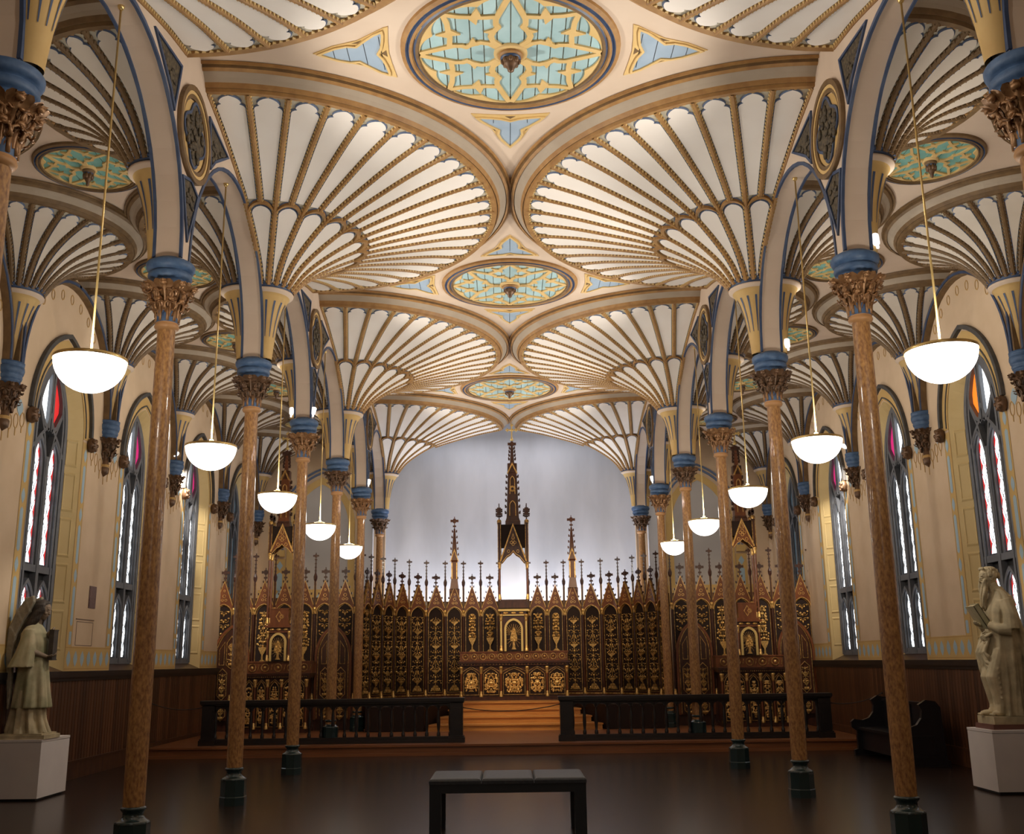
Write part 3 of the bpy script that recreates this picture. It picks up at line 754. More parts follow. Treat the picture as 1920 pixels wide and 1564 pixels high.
def roundel(x, y, z, R, rot, label, group, mats, npl):
    t = T('ceiling_roundel', label, 'roundel', (x, y, z), 0, group); t['kind'] = 'thing'
    ring, tr = roundel_mesh(R, rot, z, 0)
    ob('ring_moulding', ring, [mats[0], mats[1], mats[2]], t); ob('tracery', tr, [mats[3]], t)
    Rb = R * .88
    for i in range(npl):                      # boards of the panel, thin dark joints between them
        x0, x1 = -Rb + 2 * Rb * i / npl + .006, -Rb + 2 * Rb * (i + 1) / npl - .006
        n = 6; P = []
        xs = [x0 + (x1 - x0) * j / n for j in range(n + 1)]
        h = [math.sqrt(max(0, Rb * Rb - q * q)) for q in xs]
        poly = [(q, -hh) for q, hh in zip(xs, h)] + [(q, hh) for q, hh in zip(xs[::-1], h[::-1])]
        b = MB(); b.prism(poly, -.012 - .002 * (i % 2), .01, 'xy'); ob('board', b, [mats[4]], t)
    ob('boss', boss_mesh(R), [mats[0], mats[1], 'leafd'], t)
for j, k in enumerate((1, 3, 5)):
    roundel(0, D(k), ZC, 1.10, 0 if k == 1 else pi / 4, ['largest ceiling roundel with pale blue boards and yellow eight petal tracery at the top', 'second ceiling roundel of the nave, halfway along', 'farthest small looking nave roundel just before the end wall'][j],
            'nave ceiling roundels', ['rib', 'blue', 'ribd', 'ochre', 'plank'], 14)
    for q in range(4):                        # trefoil triangles round it, parts of the ceiling
        a = q * pi / 2; b = MB()
        H = [(1.31, .39), (1.40, .335), (1.50, .24), (1.60, .135), (1.70, .145), (1.82, .11), (1.93, .05), (2.01, 0)]
        N_ = [(1.39, 0), (1.345, .10), (1.32, .22), (1.305, .34)]
        P = N_ + H + [(x, -y) for x, y in H[-2::-1]] + [(x, -y) for x, y in N_[:0:-1]]
        def rt_(p): return (p[0] * cos(a) - p[1] * sin(a), p[0] * sin(a) + p[1] * cos(a))
        Q = [(1.275, 0), (1.262, .2), (1.235, .46), (1.29, .435), (1.58, .225), (1.85, .13), (2.07, 0)]
        b.prism([rt_(p) for p in Q + [(x, -y) for x, y in Q[-2:0:-1]]], -.010, .01, 'xy', 1)
        b.prism([rt_(p) for p in P], -.0125, .0, 'xy', 0)
        b.strip([rt_(p) for p in P], .026, -.028, .0, 'xy', 1, closed=True)
        b.strip([rt_(p) for p in P], .012, -.0145, .0, 'xy', 2, closed=True)
        for e in (-1, 1):
            b.prism([rt_(p) for p in ((1.575, e * .18), (1.53, e * .235), (1.64, e * .18))], -.0125, .0, 'xy', 3)
        b.prism([rt_(p) for p in ((1.35, 0), (1.295, .06), (1.295, -.06))], -.0125, .0, 'xy', 3)
        for x in ((1.35, 1.52, 1.70, 1.85) if q % 2 == 0 else ()):
            w = {1.35: .30, 1.52: .20, 1.70: .14, 1.85: .09}[x]; b.strip([rt_((x, -w)), rt_((x, w))], .006, -.0145, -.012, 'xy', 2)
        if q % 2:
            for y, x0, x1 in ((0, 1.45, 1.97), (.2, 1.33, 1.44), (-.2, 1.33, 1.44)): b.strip([rt_((x0, y)), rt_((x1, y))], .006, -.0145, -.012, 'xy', 2)
        ob('trefoil_panel', b, ['plankd', 'ochre', 'black', 'ribd'], CEIL, loc=(0, D(k), ZC))
for s in (-1, 1):
    for k in range(0, 6):
        roundel(s * 5.05, D(k + .5), ZA, .60, pi / 4, 'small green and gold ceiling roundel in the %s bay of the %s aisle' % (ORD[k], SIDE[s]), 'aisle ceiling roundels', ['ribd', 'blue', 'ribd', 'ochre', 'teal'], 7)

# ------------------------------------------------------------------ columns and corbels
def leaf_mesh(h, w, flare, name, mats, rb=.105):
    """acanthus leaf: stands at radius rb, curls outwards at the top; lobed edge"""
    b = MB(); rows = 16; V = []
    for i in range(rows + 1):
        t = i / rows
        if t < .72: r, z = rb + flare * (t / .72) ** 2.2 * .75, h * t / .72 * .92
        else:
            a = (t - .72) / .28 * 4.0; r = rb + flare * .75 + flare * .30 * sin(a) * (1 - .25 * (t - .72) / .28); z = h * .92 + h * .10 * (cos(a) * .9 - .9) * -1 * (1 if a < 1.6 else 1) - h * .11 * max(0, a - 1.6)
        ww = w * (.45 + .75 * sin(pi * min(1, t * 1.05)) ** .8) * (1 - .30 * abs(sin(pi * t * 4.0)) ** 3) * (1 if t < .8 else 1 - (t - .8) * 2.2)
        for c, dr in ((-1, .018), (-.55, -.006), (-.15, .010), (0, .024), (.15, .010), (.55, -.006), (1, .018)):
            a2 = ww * c / max(r, .06); rr = r + dr
            V.append((rr * cos(a2), rr * sin(a2), z))
    b.v = V
    for i in range(rows):
        for j in range(6): b.f.append([7 * i + j, 7 * i + 1 + j, 7 * i + 8 + j, 7 * i + 7 + j]); b.m.append(0); b.s.append(True)
    for e in (-1, 1):                          # side volutes
        pts = [(rb + flare * .25 + .012 * q, e * (w * .55 + .030 * cos(q * .95 - 1.2)), h * .52 + .008 * q + .028 * sin(q * .95 - 1.2)) for q in range(8)]
        b.tube(pts, [.016 - .0012 * q for q in range(8)], 5, 0)
    b.ell((rb + flare * .85, 0, h * .90), (.028, .036, .026), 7, 5)
    return b.mesh(name, mats)
LEAF_UP = {m: leaf_mesh(.265, .092, .155, 'leaf', [m]) for m in ('leaf', 'leafd')}
LEAF_LO = {m: leaf_mesh(.185, .046, .065, 'leaf', [m], .10) for m in ('leaf', 'leafd')}
def capital_meshes():
    a = MB()
    a.lathe([(.10, 5.21), (.165, 5.212), (.186, 5.22), (.194, 5.25), (.188, 5.285), (.170, 5.292), (.170, 5.302), (.200, 5.308), (.212, 5.345), (.206, 5.378), (.184, 5.386), (.184, 5.396), (.215, 5.402), (.232, 5.435), (.235, 5.468), (.222, 5.490), (.195, 5.505), (.16, 5.515), (.15, 5.53), (.05, 5.53)], 32)
    n = MB(); n.lathe([(.100, 4.86), (.108, 4.88), (.104, 5.0), (.112, 5.10), (.135, 5.17), (.17, 5.215)], 24, m=[0, 0, 0, 1, 1])
    for i in range(10):
        t = 2 * pi * i / 10; n.tube([(.108 * cos(t), .108 * sin(t), 4.88), (.108 * cos(t), .108 * sin(t), 5.02)], .016, 5, 1)
    r = MB(); r.lathe([(.085, 4.80), (.108, 4.815), (.118, 4.835), (.112, 4.855), (.104, 4.862), (.110, 4.87), (.09, 4.885)], 24)
    return a.mesh('abacus', ['capblue']), n.mesh('fluted_neck', ['capblue', 'leaf']), r.mesh('neck_ring', ['neckring'])
ABA, NECK, NRING = capital_meshes()
b = MB(); b.lathe([(.094, .415), (.0955, .8), (.0945, 2.2), (.090, 3.6), (.0845, 4.82)], 28); SHAFT = b.mesh('shaft', ['shaft'])
b = MB(); b.lathe([(.094, .425), (.108, .418), (.112, .405), (.104, .392), (.088, .375), (.09, .35), (.105, .325), (.13, .31), (.150, .298), (.150, .285)], 24)
b.lathe([(.150, .30), (.153, .285), (.153, .10), (.16, .09), (.16, 0), (0, 0)], 8, rad(22.5), rad(22.5) + 2 * pi, smooth=False); BASE = b.mesh('column_base', ['base'])
def column(s, k):
    zb = 0 if k < 4 else .19
    lab = 'marbled red brown column with blue capital, %s in the %s row' % ((['first, cut by the frame'] + ['first full one'] + ORD[1:])[k] if k < 2 else ORD[k - 1] + ' full one', SIDE[s])
    t = T('marbled_column', lab, 'column', (s * XA, D(k), 0), 0, 'arcade columns'); t['kind'] = 'thing'
    O('column_base', BASE, t, loc=(0, 0, zb)); O('shaft', SHAFT, t); O('neck_ring', NRING, t); O('fluted_neck', NECK, t); O('abacus', ABA, t)
    m = 'leaf' if k not in (2, 4, 6) else 'leafd'
    for i in range(8): O('leaf', LEAF_UP[m], t, loc=(0, 0, 4.985), rz=i * pi / 4 - pi / 2 + .08)
    for i in range(8): O('small_leaf', LEAF_LO[m], t, loc=(0, 0, 4.92), rz=(i + .5) * pi / 4 - pi / 2 + .08)
    return t
for s in (-1, 1):
    for k in range(0, 7): column(s, k)
# wall corbels (half round, against the wall); local +x points into the aisle
a = MB(); a.lathe([(.0, 5.20), (.14, 5.205), (.165, 5.22), (.165, 5.26), (.15, 5.275), (.175, 5.285), (.185, 5.32), (.17, 5.345), (.19, 5.355), (.205, 5.41), (.20, 5.45), (.17, 5.46), (.195, 5.47), (.20, 5.515), (.0, 5.52)], 16, -pi / 2, pi / 2); CABA = a.mesh('corbel_abacus', ['capblue'])
a = MB(); a.lathe([(0, 4.60), (.075, 4.66), (.085, 4.74), (.07, 4.76), (.085, 4.78), (.085, 4.80), (.07, 4.815), (.082, 5.0), (.10, 5.1), (.14, 5.21)], 12, -pi / 2, pi / 2, m=[0, 0, 0, 1, 1, 0, 0, 0, 0]); CPEN = a.mesh('corbel_pendant', ['leafd', 'stencil'])
def corbel(s, k):
    t = T('wall_corbel', 'dark carved corbel with blue rings, %s along the %s aisle wall' % (ORD[k - 1], SIDE[s]), 'corbel', (s * XW[s], D(k), 0), pi if s > 0 else 0, 'aisle wall corbels'); t['kind'] = 'thing'
    O('abacus', CABA, t); O('pendant', CPEN, t)
    for i in range(5): O('leaf', LEAF_UP['leafd'], t, loc=(0, 0, 4.94), rz=(i - 2) * pi / 4, scale=(.9, .9, 1.05))
    for i in range(3): O('small_leaf', LEAF_LO['leafd'], t, loc=(.0, 0, 4.86), rz=(i - 1) * pi / 3)
    b = MB()                                   # wall ribs springing from the corbel
    for e in (-1, 1):
        P = [(e * (1.7 - 1.56 * cos(pi / 2 * i / 12)), 5.52 + 1.70 * sin(pi / 2 * i / 12)) for i in range(13)]
        b.strip(P, .10, 0.0, .10, 'yz', 0); b.strip([(y + e * .03, z) for y, z in P], .04, .10, .115, 'yz', 1)
    b.strip([(0, 5.5), (0, 6.4)], .12, 0, .16, 'yz', 0); b.strip([(0, 5.5), (0, 6.4)], .04, .16, .18, 'yz', 1)
    ob('wall_rib', b, ['ribd', 'blue'], t)
for s in (-1, 1):
    for k in range(1, 7): corbel(s, k)

# ------------------------------------------------------------------ pendant lamps and capital spotlights
R_ = .278
b = MB(); b.lathe([(R_ * cos(pi / 2 * i / 10), -R_ * .96 * sin(pi / 2 * i / 10)) for i in range(11)], 40); BOWL = b.mesh('glass_bowl', ['bowl'])
b = MB(); b.lathe([(R_ + .004, -.012), (R_ + .008, .0), (R_ + .004, .014), (R_ - .01, .014), (R_ - .012, -.012)], 40)
for i in range(3): b.tube([(R_ * cos(i * 2.094), R_ * sin(i * 2.094), .005), (0, 0, .06)], .006, 5)
RIM = b.mesh('brass_rim', ['brass'])
b = MB(); b.tube([(0, 0, -.02), (0, 0, 3.20)], .0095, 8); b.ell((0, 0, .06), (.03, .03, .03), 8, 6); ROD = b.mesh('rod', ['brass'])
b = MB(); b.lathe([(.0, 3.17), (.02, 3.175), (.03, 3.20), (.03, 3.21), (0, 3.21)], 16); ROSE = b.mesh('ceiling_rose', ['brass'])
for s in (-1, 1):
    for k in range(5):
        z = 4.0
        t = T('pendant_lamp', 'white half globe pendant lamp hanging in the %s arch of the %s arcade' % (ORD[k], SIDE[s]), 'lamp', (s * XA, D(k + .5), z), 0, 'half globe pendant lamps'); t['kind'] = 'thing'
        O('glass_bowl', BOWL, t); O('brass_rim', RIM, t); O('rod', ROD, t); O('ceiling_rose', ROSE, t)
        light('lamp_light', 'POINT', (s * XA, D(k + .5), z + .10), LAMP_W, WARM, size=.15)
b = MB(); b.lathe([(0, -.06), (.032, -.06), (.04, .0), (.045, .05), (.0, .055)], 12); b.box(-.012, .012, -.012, .012, -.12, -.05); SPOT = b.mesh('spotlight_head', ['fixture'])
for s, k, dx, lab in ((1, 1, .22, 'on the first full right capital'), (1, 2, .25, 'on the second right capital, aisle side'), (-1, 3, .22, 'on the third left capital, aisle side'), (-1, 3, -.2, 'on the third left capital, nave side'),
                      (-1, 5, -.2, 'on the fifth left capital'), (1, 5, -.2, 'on the fifth right capital')):
    t = tag(O('spotlight', SPOT, None, (s * (XA + dx * .85), D(k) - .1, 5.64)), 'small white spotlight standing %s' % lab, 'spotlight', 'white spotlights on the capitals'); t.rotation_euler = (rad(-25), 0, 0)
for s in (-1, 1):
    t = tag(O('spotlight', SPOT, None, (s * 6.54, D(4) - .1, 5.64)), 'small white spotlight on the fourth corbel of the %s aisle wall' % SIDE[s], 'spotlight', 'white spotlights on the wall corbels'); t.rotation_euler = (rad(-60), 0, 0)

# ------------------------------------------------------------------ sanctuary platform and steps
ZP = .19
b = MB(); b.box(-6.58, 6.42, 19.2, 26.6, 0, ZP - .035, 1); b.box(-6.58, 6.45, 19.16, 26.6, ZP - .035, ZP, 0); b.box(-6.58, 6.44, 19.17, 19.2, .0, .05, 1)
struct(ob('floor_platform', b, ['platform', 'platform']))
t = T('altar_steps', 'flight of pale oak steps rising to the high altar', 'steps', (.03, 23.0, ZP)); t['kind'] = 'thing'
for i, (y0, w0) in enumerate(((22.7, 1.86), (23.15, 1.66), (23.6, 1.46), (24.05, 1.28))):
    b = MB(); z0, z1 = i * .135, (i + 1) * .135
    b.prism([(-w0, y0 - 23), (w0, y0 - 23), (1.2, 2.3), (-1.2, 2.3)], z0, z1 - .03, 'xy')
    b.prism([(-w0 - .02, y0 - 23.03), (w0 + .02, y0 - 23.03), (1.2, 2.3), (-1.2, 2.3)], z1 - .03, z1, 'xy')
    ob('step', b, ['step'], t)
ZS_ = ZP + 4 * .135                           # 0.73, foot of the altar
for s in (-1, 1):                              # dark plinth flanking the steps
    b = MB(); P = [(.03 + s * 1.95, 22.75), (.03 + s * 1.25, 24.4), (.03 + s * 1.25, 26.0), (.03 + s * 3.2, 26.0), (.03 + s * 3.2, 22.75)]
    b.prism(P, ZP, .70, 'xy'); struct(ob('trim_sanctuary_plinth_' + SIDE[s], b, ['woodd']))

# ------------------------------------------------------------------ gothic joinery kit (faces -y, x across, z up)
def relief(w, h, seed, kind='candelabra'):
    """mirrored carved and gilded foliage on a panel w x h, standing on z = 0"""
    rnd = random.Random(seed); b = MB()
    def lump(x, z, rx, rz_, ry=.02):
        for e in (-1, 1) if abs(x) > .004 else (1,): b.ell((e * x, -.008, z), (rx, ry, rz_), 6, 4, 0)
    def curl(x, z, r, turns, e0=1, th=.008):
        for e in (-1, 1):
            pts = [(e * (x + r * (1 - q / 14) * cos(e0 * turns * 6.28 * q / 12)), -.012, z + r * (1 - q / 14) * sin(e0 * turns * 6.28 * q / 12)) for q in range(11)]
            b.tube(pts, [th * (1 - .05 * q) for q in range(11)], 4, 0)
    if kind == 'candelabra':
        w *= 1.12
        b.prism([(-w * .34, 0), (w * .34, 0), (w * .27, h * .03), (w * .10, h * .075), (-w * .10, h * .075), (-w * .27, h * .03)], -.03, 0)
        for q in (-2, -1, 0, 1, 2): b.ell((q * w * .12, -.03, h * .02), (.016, .012, .04), 5, 4)
        b.box(-.007, .007, -.014, 0, h * .05, h * .96)
        z = h * .09; i = rnd.randrange(3)
        while z < h * .93:
            q = i % 4; i += 1
            if q == 0:                         # two-handled vase with flowers
                b.prism([(-w * .05, z), (w * .05, z), (w * .04, z + .02), (w * .20, z + .06), (w * .25, z + .085), (w * .22, z + .10), (-w * .22, z + .10), (-w * .25, z + .085), (-w * .20, z + .06), (-w * .04, z + .02)], -.034, 0)
                curl(w * .26, z + .085, w * .09, .8, 1, .007)
                for x_, z_ in ((.10, .125), (.24, .135), (.0, .15), (.16, .165), (.32, .12)): lump(w * x_, z + z_, rnd.uniform(.014, .022), rnd.uniform(.014, .022))
                z += .20
            elif q == 1:                       # pair of long crossed leaves
                for a_ in (.12, .26, .38): lump(w * a_, z + .02 + .11 * a_ * 2, .016, .034)
                lump(w * .08, z + .09, .016, .04); curl(w * .24, z + .02, w * .11, .85, -1, .008); z += .145
            elif q == 2:                       # scrolls
                curl(w * .17, z + .045, w * .17, 1.0, 1, .010); lump(w * .36, z + .075, .018, .016); lump(w * .38, z + .02, .014, .018); lump(0, z + .04, .022, .028); z += .13
            else:                              # drop and rosette
                lump(0, z + .035, .032, .032, .03); lump(w * .18, z + .035, .018, .018); lump(w * .30, z + .06, .014, .022); lump(w * .12, z + .075, .012, .024); z += .105
    elif kind == 'urn':
        b.prism([(-w * .30, 0), (w * .30, 0), (w * .22, .025), (w * .06, .07), (w * .05, .17), (w * .12, .20), (w * .26, .29), (w * .28, .34), (-w * .28, .34), (-w * .26, .29), (-w * .12, .20), (-w * .05, .17), (-w * .06, .07), (-w * .22, .025)], -.05, 0)
        z = .36
        while z < h * .97:
            f = 1 - .55 * (z - .36) / h
            for q in range(3): lump(rnd.random() * w * .42 * f, z + rnd.random() * .05, .026, .03)
            curl(w * .18 * f, z + .03, w * .10, .9, 1 if rnd.random() < .5 else -1); b.box(-.006, .006, -.015, 0, z, z + .08); z += .07
    elif kind == 'scroll':
        z = h * .05; i = 0
        while z < h * .95:
            for e in (-1, 1):
                curl(w * .16, z + .05, w * .20, .95, 1 if i % 2 else -1, .012)
            lump(w * .16, z + .05, .025, .025); lump(w * .36, z + .09, .028, .022); lump(0, z + .01, .02, .035); z += .15; i += 1
    else:                                       # group
        n = int(w * h * 560)
        for i in range(n):
            a, r = rnd.random() * 6.28, rnd.random() ** .6
            lump(abs(w * .43 * max(-1, min(1, 1.25 * r * cos(a)))), h * .5 + h * .46 * max(-1, min(1, 1.2 * r * sin(a))), rnd.uniform(.014, .028), rnd.uniform(.014, .03), .018)
        b.prism([(-w * .2, h * .08), (w * .2, h * .08), (w * .10, h * .16), (-w * .10, h * .16)], -.028, 0)
        b.ell((0, -.01, h * .48), (w * .16, .03, h * .12), 8, 5); curl(w * .2, h * .25, w * .12, .9); curl(w * .2, h * .75, w * .10, .9, -1)
    return b
def cross_finial(b, x, z, h, m=0, y=0, d=.018):
    """little stem with four square arms"""
    b.box(x - .010, x + .010, y - .010, y + .010, z, z + h, m)
    zc = z + h * .68
    b.box(x - h * .30, x + h * .30, y - d, y + d, zc - h * .09, zc + h * .09, m)
    b.box(x - h * .10, x + h * .10, y - d * 1.6, y + d * 1.6, zc - h * .16, zc + h * .16, m)
    b.box(x - h * .12, x + h * .12, y - d, y + d, z + h * .22, z + h * .34, m)
def crockets(b, x0, z0, x1, z1, n, m=0, r=.028, y=0):
    for i in range(n):
        f = (i + .5) / n; x, z = x0 + (x1 - x0) * f, z0 + (z1 - z0) * f; e = 1 if x1 < x0 else -1
        b.box(x + e * .004 - (0 if e > 0 else r), x + e * .004 + (r if e > 0 else 0), y - .016, y + .016, z - r * .25, z + r * .9, m)
        b.box(x + e * r * .8 - r * .35, x + e * r * .8 + r * .35, y - .022, y + .022, z + r * .3, z + r * 1.5, m)
BW = .457
Z0, ZCAP, ZAP, ZX, ZPIN, ZCREST = .86, 2.84, 3.49, 3.77, 4.10, 3.09
cache = {}
def cached(key, fn):
    if key not in cache: cache[key] = fn()
    return cache[key]
def m_board():                                 # board of one bay with gilt edge and arched head
    b = MB(); h = BW / 2 - .045
    b.box(-BW / 2, BW / 2, .02, .08, .0, ZCREST, 0)
    A = [(-h + .012, Z0 + .05)] + arch(h - .012, 2.72, .22, 8) + [(h - .012, Z0 + .05)]
    b.strip([(-h + .012, Z0 + .05)] + A[1:-1] + [(h - .012, Z0 + .05)], .010, -.002, .03, 'xz', 1, closed=True)
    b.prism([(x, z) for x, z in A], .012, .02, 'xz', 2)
    b.box(-BW / 2, BW / 2, -.03, .02, Z0 - .10, Z0 - .03, 0); b.box(-BW / 2, BW / 2, -.015, .02, Z0 - .03, Z0 + .0, 1)
    return b.mesh('panel', ['wood', 'golddk', 'woodd'])
def m_gable():
    b = MB(); h = BW / 2 - .03
    A = arch(h, 2.72, .24, 8)
    b.prism(A + [(h, 2.90), (0, ZAP), (-h, 2.90)] if False else [(-h, 2.72)] + A[1:-1] + [(h, 2.72), (h, 2.92), (0, ZAP), (-h, 2.92)], -.03, .03, 'xz', 0)
    b.strip(A, .016, -.045, .0, 'xz', 1)
    b.strip([(-h, 2.93), (0, ZAP - .02), (h, 2.93)], .016, -.05, .0, 'xz', 1)
    for x, z, r in ((0, 3.14, .035), (-.04, 3.05, .026), (.04, 3.05, .026), (0, 3.26, .022)):
        b.strip([(x + r * cos(q * pi / 4), z + r * sin(q * pi / 4)) for q in range(8)], .010, -.040, -.02, 'xz', 1, closed=True)
    crockets(b, -h, 2.95, 0, ZAP + .02, 4, 2); crockets(b, h, 2.95, 0, ZAP + .02, 4, 2)
    cross_finial(b, 0, ZAP - .03, ZX - ZAP + .03, 2)
    return b.mesh('gable', ['woodl', 'gold', 'wood'])
def m_pin():
    b = MB()
    b.box(-.045, .045, -.05, .05, .0, Z0 - .03, 0)
    b.lathe([(.045, Z0 - .03), (.045, Z0 + .02), (.030, Z0 + .05), (.032, Z0 + .10), (.022, Z0 + .12)], 8, m=1)
    b.lathe([(.022, Z0 + .12), (.022, ZCAP - .12)], 8, m=0)
    b.lathe([(.022, ZCAP - .12), (.034, ZCAP - .10), (.024, ZCAP - .08), (.045, ZCAP - .02), (.05, ZCAP + .02), (.03, ZCAP + .04)], 8, m=1)
    b.lathe([(.028, ZCAP + .04), (.022, 3.45), (.040, 3.50), (.045, 3.56), (.018, 3.64), (.012, 3.92), (.0, 3.95)], 6, m=[0, 0, 0, 0, 0, 0], smooth=False)
    for z in (3.68, 3.76, 3.84): b.box(-.024, .024, -.024, .024, z, z + .018, 0)
    cross_finial(b, 0, 3.88, ZPIN - 3.88, 0)
    for e in (-1, 1): b.box(e * .022 - .003, e * .022 + .003, -.012, -.006, ZCAP + .06, 3.45, 1)
    return b.mesh('pinnacle', ['wood', 'golddk'])
def bay(parent, p0, p1, rel, seed, z_rel=None, gable=True, gold='golddk'):
    p0, p1 = Vector(p0), Vector(p1); c = (p0 + p1) / 2; d = p1 - p0; w = d.length; a = math.atan2(d.y, d.x); sc = (w / BW, 1, 1)
    inv = parent.location
    loc = (c.x - inv.x, c.y - inv.y, -inv.z)
    pn = O('panel', cached('board', m_board), parent, loc=loc, rz=a, scale=sc)
    if gable: O('gable', cached('gable', m_gable), parent, loc=loc, rz=a, scale=sc)
    zr0, zr1 = z_rel or (Z0 + .08, 2.78)
    key = (rel, seed, zr0, zr1, gold)
    O('relief', cached(key, lambda: relief(BW - .14, zr1 - zr0, seed, rel).mesh('relief', [gold])), pn, loc=(0, .012, zr0))
    return pn

# ------------------------------------------------------------------ main reredos
XC = .055
LEFT = [(-3.40, 23.6), (-3.264, 24.05), (-3.044, 24.5), (-2.814, 24.95), (-2.503, 25.35), (-2.106, 25.65), (-1.652, 25.85), (-1.201, 25.95), (-.77, 25.95), (-.313, 25.95)]
LEFT = [(x - .04 * 0, y) for x, y in LEFT]
RIGHT = [(2 * XC - x, y) for x, y in LEFT]
rer = T('carved_reredos', 'tall dark carved wooden altar screen with gilded panels curving behind the high altar', 'altar screen', (XC, 25.5, ZP)); rer['kind'] = 'thing'
for side, P in ((-1, LEFT), (1, RIGHT)):
    for i in range(9):
        a_, b_ = (P[i], P[i + 1]) if side < 0 else (P[i + 1], P[i])
        short = i >= 7
        bay(rer, a_, b_, 'urn' if short else 'candelabra', i, (1.86, 2.78) if short else None, gable=True, gold='golddk' if not short else 'golddk')
    for i, p in enumerate(P[:10]):
        O('pinnacle', cached('pin', m_pin), rer, loc=(p[0] - XC, p[1] - 25.5 - .03, -ZP))
# middle bay behind the tabernacle
b = MB(); b.box(-.37, .37, .45, .52, 0, 3.10 - ZP); ob('middle_board', b, ['wood'], rer)
# tall crocketed spires over the seventh bays
def spire_mesh(zb, zt, w, name):
    b = MB()
    b.box(-w * .42, w * .42, -.05, .05, zb - .5, zb - .05, 0)
    b.lathe([(w * .5, zb - .05), (w * .36, zb + .20), (w * .36, zb + .62), (w * .44, zb + .66)], 4, rad(45), rad(45) + 2 * pi, m=0, smooth=False)
    for e in (-1, 1):
        b.box(e * w * .20 - .012, e * w * .20 + .012, -w * .27, -w * .25, zb + .2, zb + .60, 1)
    b.strip([(-w * .34, zb + .62), (0, zb + .92), (w * .34, zb + .62)], .02, -w * .30, -w * .26, 'xz', 1)
    b.lathe([(w * .36, zb + .66), (.028, zt - .30), (.0, zt - .25)], 4, rad(45), rad(45) + 2 * pi, m=0, smooth=False)
    for e in (-1, 1):
        n = int((zt - zb - 1.0) / .13)
        crockets(b, e * w * .26, zb + .72, e * .02, zt - .30, n, 0, .035)
    cross_finial(b, 0, zt - .32, .34, 0)
    return b.mesh(name, ['woodl', 'gold'])
SPM = spire_mesh(3.45, 5.20, .30, 'spire')
for P in (LEFT, RIGHT):
    x = (P[6][0] + P[7][0]) / 2; O('spire', SPM, rer, loc=(x - XC, 25.93 - 25.5, -ZP))

# ------------------------------------------------------------------ altar tables and canopies
def shaft_col(b, x, y, z0, z1, r, m0=0, m1=1):
    b.lathe([(r * 1.7, z0), (r * 1.7, z0 + .05), (r * 1.1, z0 + .08), (r * 1.3, z0 + .11), (r, z0 + .13)], 8, m=m1, c=(x, y))
    b.lathe([(r, z0 + .13), (r, z1 - .16)], 8, m=m0, c=(x, y))
    b.lathe([(r, z1 - .16), (r * 1.5, z1 - .14), (r * 1.1, z1 - .11), (r * 1.8, z1 - .03), (r * 2.0, z1), (r * 1.2, z1 + .01)], 8, m=m1, c=(x, y))
def altar(name, label, cx, yf, zb, ztop, zfr, w, depth, npan, seed, wmid):
    t = T(name, label, 'altar', (cx, yf + depth / 2, zb)); t['kind'] = 'thing'; h = ztop - zb
    b = MB(); b.box(-w / 2 + .03, w / 2 - .03, -depth / 2 + .06, depth / 2, .08, h - .10); b.box(-w / 2, w / 2, -depth / 2 + .01, depth / 2, 0, .08); ob('body', b, ['wood'], t)
    b = MB(); b.box(-w / 2 - .06, w / 2 + .06, -depth / 2 - .05, depth / 2, h - .05, h); b.box(-w / 2 - .02, w / 2 + .02, -depth / 2 - .01, depth / 2, h - .10, h - .05)
    for i in range(34):
        x = -w / 2 + w * (i + .5) / 34; b.ell((x, -depth / 2 - .012, h - .075), (.011, .012, .014), 6, 4, 1)
    ob('mensa', b, ['wood', 'golddk'], t)
    xs = [-w / 2 + .02]
    wp = (w - .04 - wmid) / (npan - 1)
    for i in range(npan): xs.append(xs[-1] + (wmid if i == npan // 2 else wp))
    for x in xs:
        b = MB(); shaft_col(b, x, -depth / 2 + .03, .08, h - .13, .026); ob('colonnette', b, ['woodl', 'gold'], t)
    for i in range(npan):
        c = (xs[i] + xs[i + 1]) / 2; pw = xs[i + 1] - xs[i] - .11
        b = MB(); q = pw / 2
        P = [(c - q, .13), (c - q, h - .30), (c - q * .5, h - .22), (c, h - .17), (c + q * .5, h - .22), (c + q, h - .30), (c + q, .13)]
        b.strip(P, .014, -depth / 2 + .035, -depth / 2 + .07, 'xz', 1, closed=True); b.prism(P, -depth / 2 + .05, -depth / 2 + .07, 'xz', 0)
        b.strip([(c - q - .03, h - .24), (c - q * .5, h - .17), (c, h - .13), (c + q * .5, h - .17), (c + q + .03, h - .24)], .012, -depth / 2 + .035, -depth / 2 + .06, 'xz', 1)
        pn = ob('panel', b, ['woodd', 'golddk'], t)
        ob('relief', relief(pw * .9, h - .44, seed + i, 'group'), ['gold'], pn, loc=(c, -depth / 2 + .05, .17))
    # gradine with a gilded row of rings
    b = MB(); b.box(-w / 2 - .03, w / 2 + .03, -.0, depth / 2, h, zfr - zb); b.box(-w / 2 - .05, w / 2 + .05, -.02, depth / 2, zfr - zb - .03, zfr - zb)
    hh = (zfr - ztop - .05) / 2; n = int(w / (hh * 2.35)); zc = h + hh + .015
    for i in range(n):
        x = -w / 2 + w * (i + .5) / n
        b.strip([(x + hh * .78 * cos(q * pi / 5), zc + hh * .78 * sin(q * pi / 5)) for q in range(10)], .014, -.025, 0, 'xz', 1, closed=True)
        b.ell((x, -.008, zc), (hh * .34, .02, hh * .34), 8, 4, 1)
        b.strip([(x + w / n / 2 - .012, zc - hh * .6), (x + w / n / 2 + .012, zc + hh * .6)], .01, -.02, 0, 'xz', 1)
    ob('gradine', b, ['woodl', 'golddk'], t)
    return t
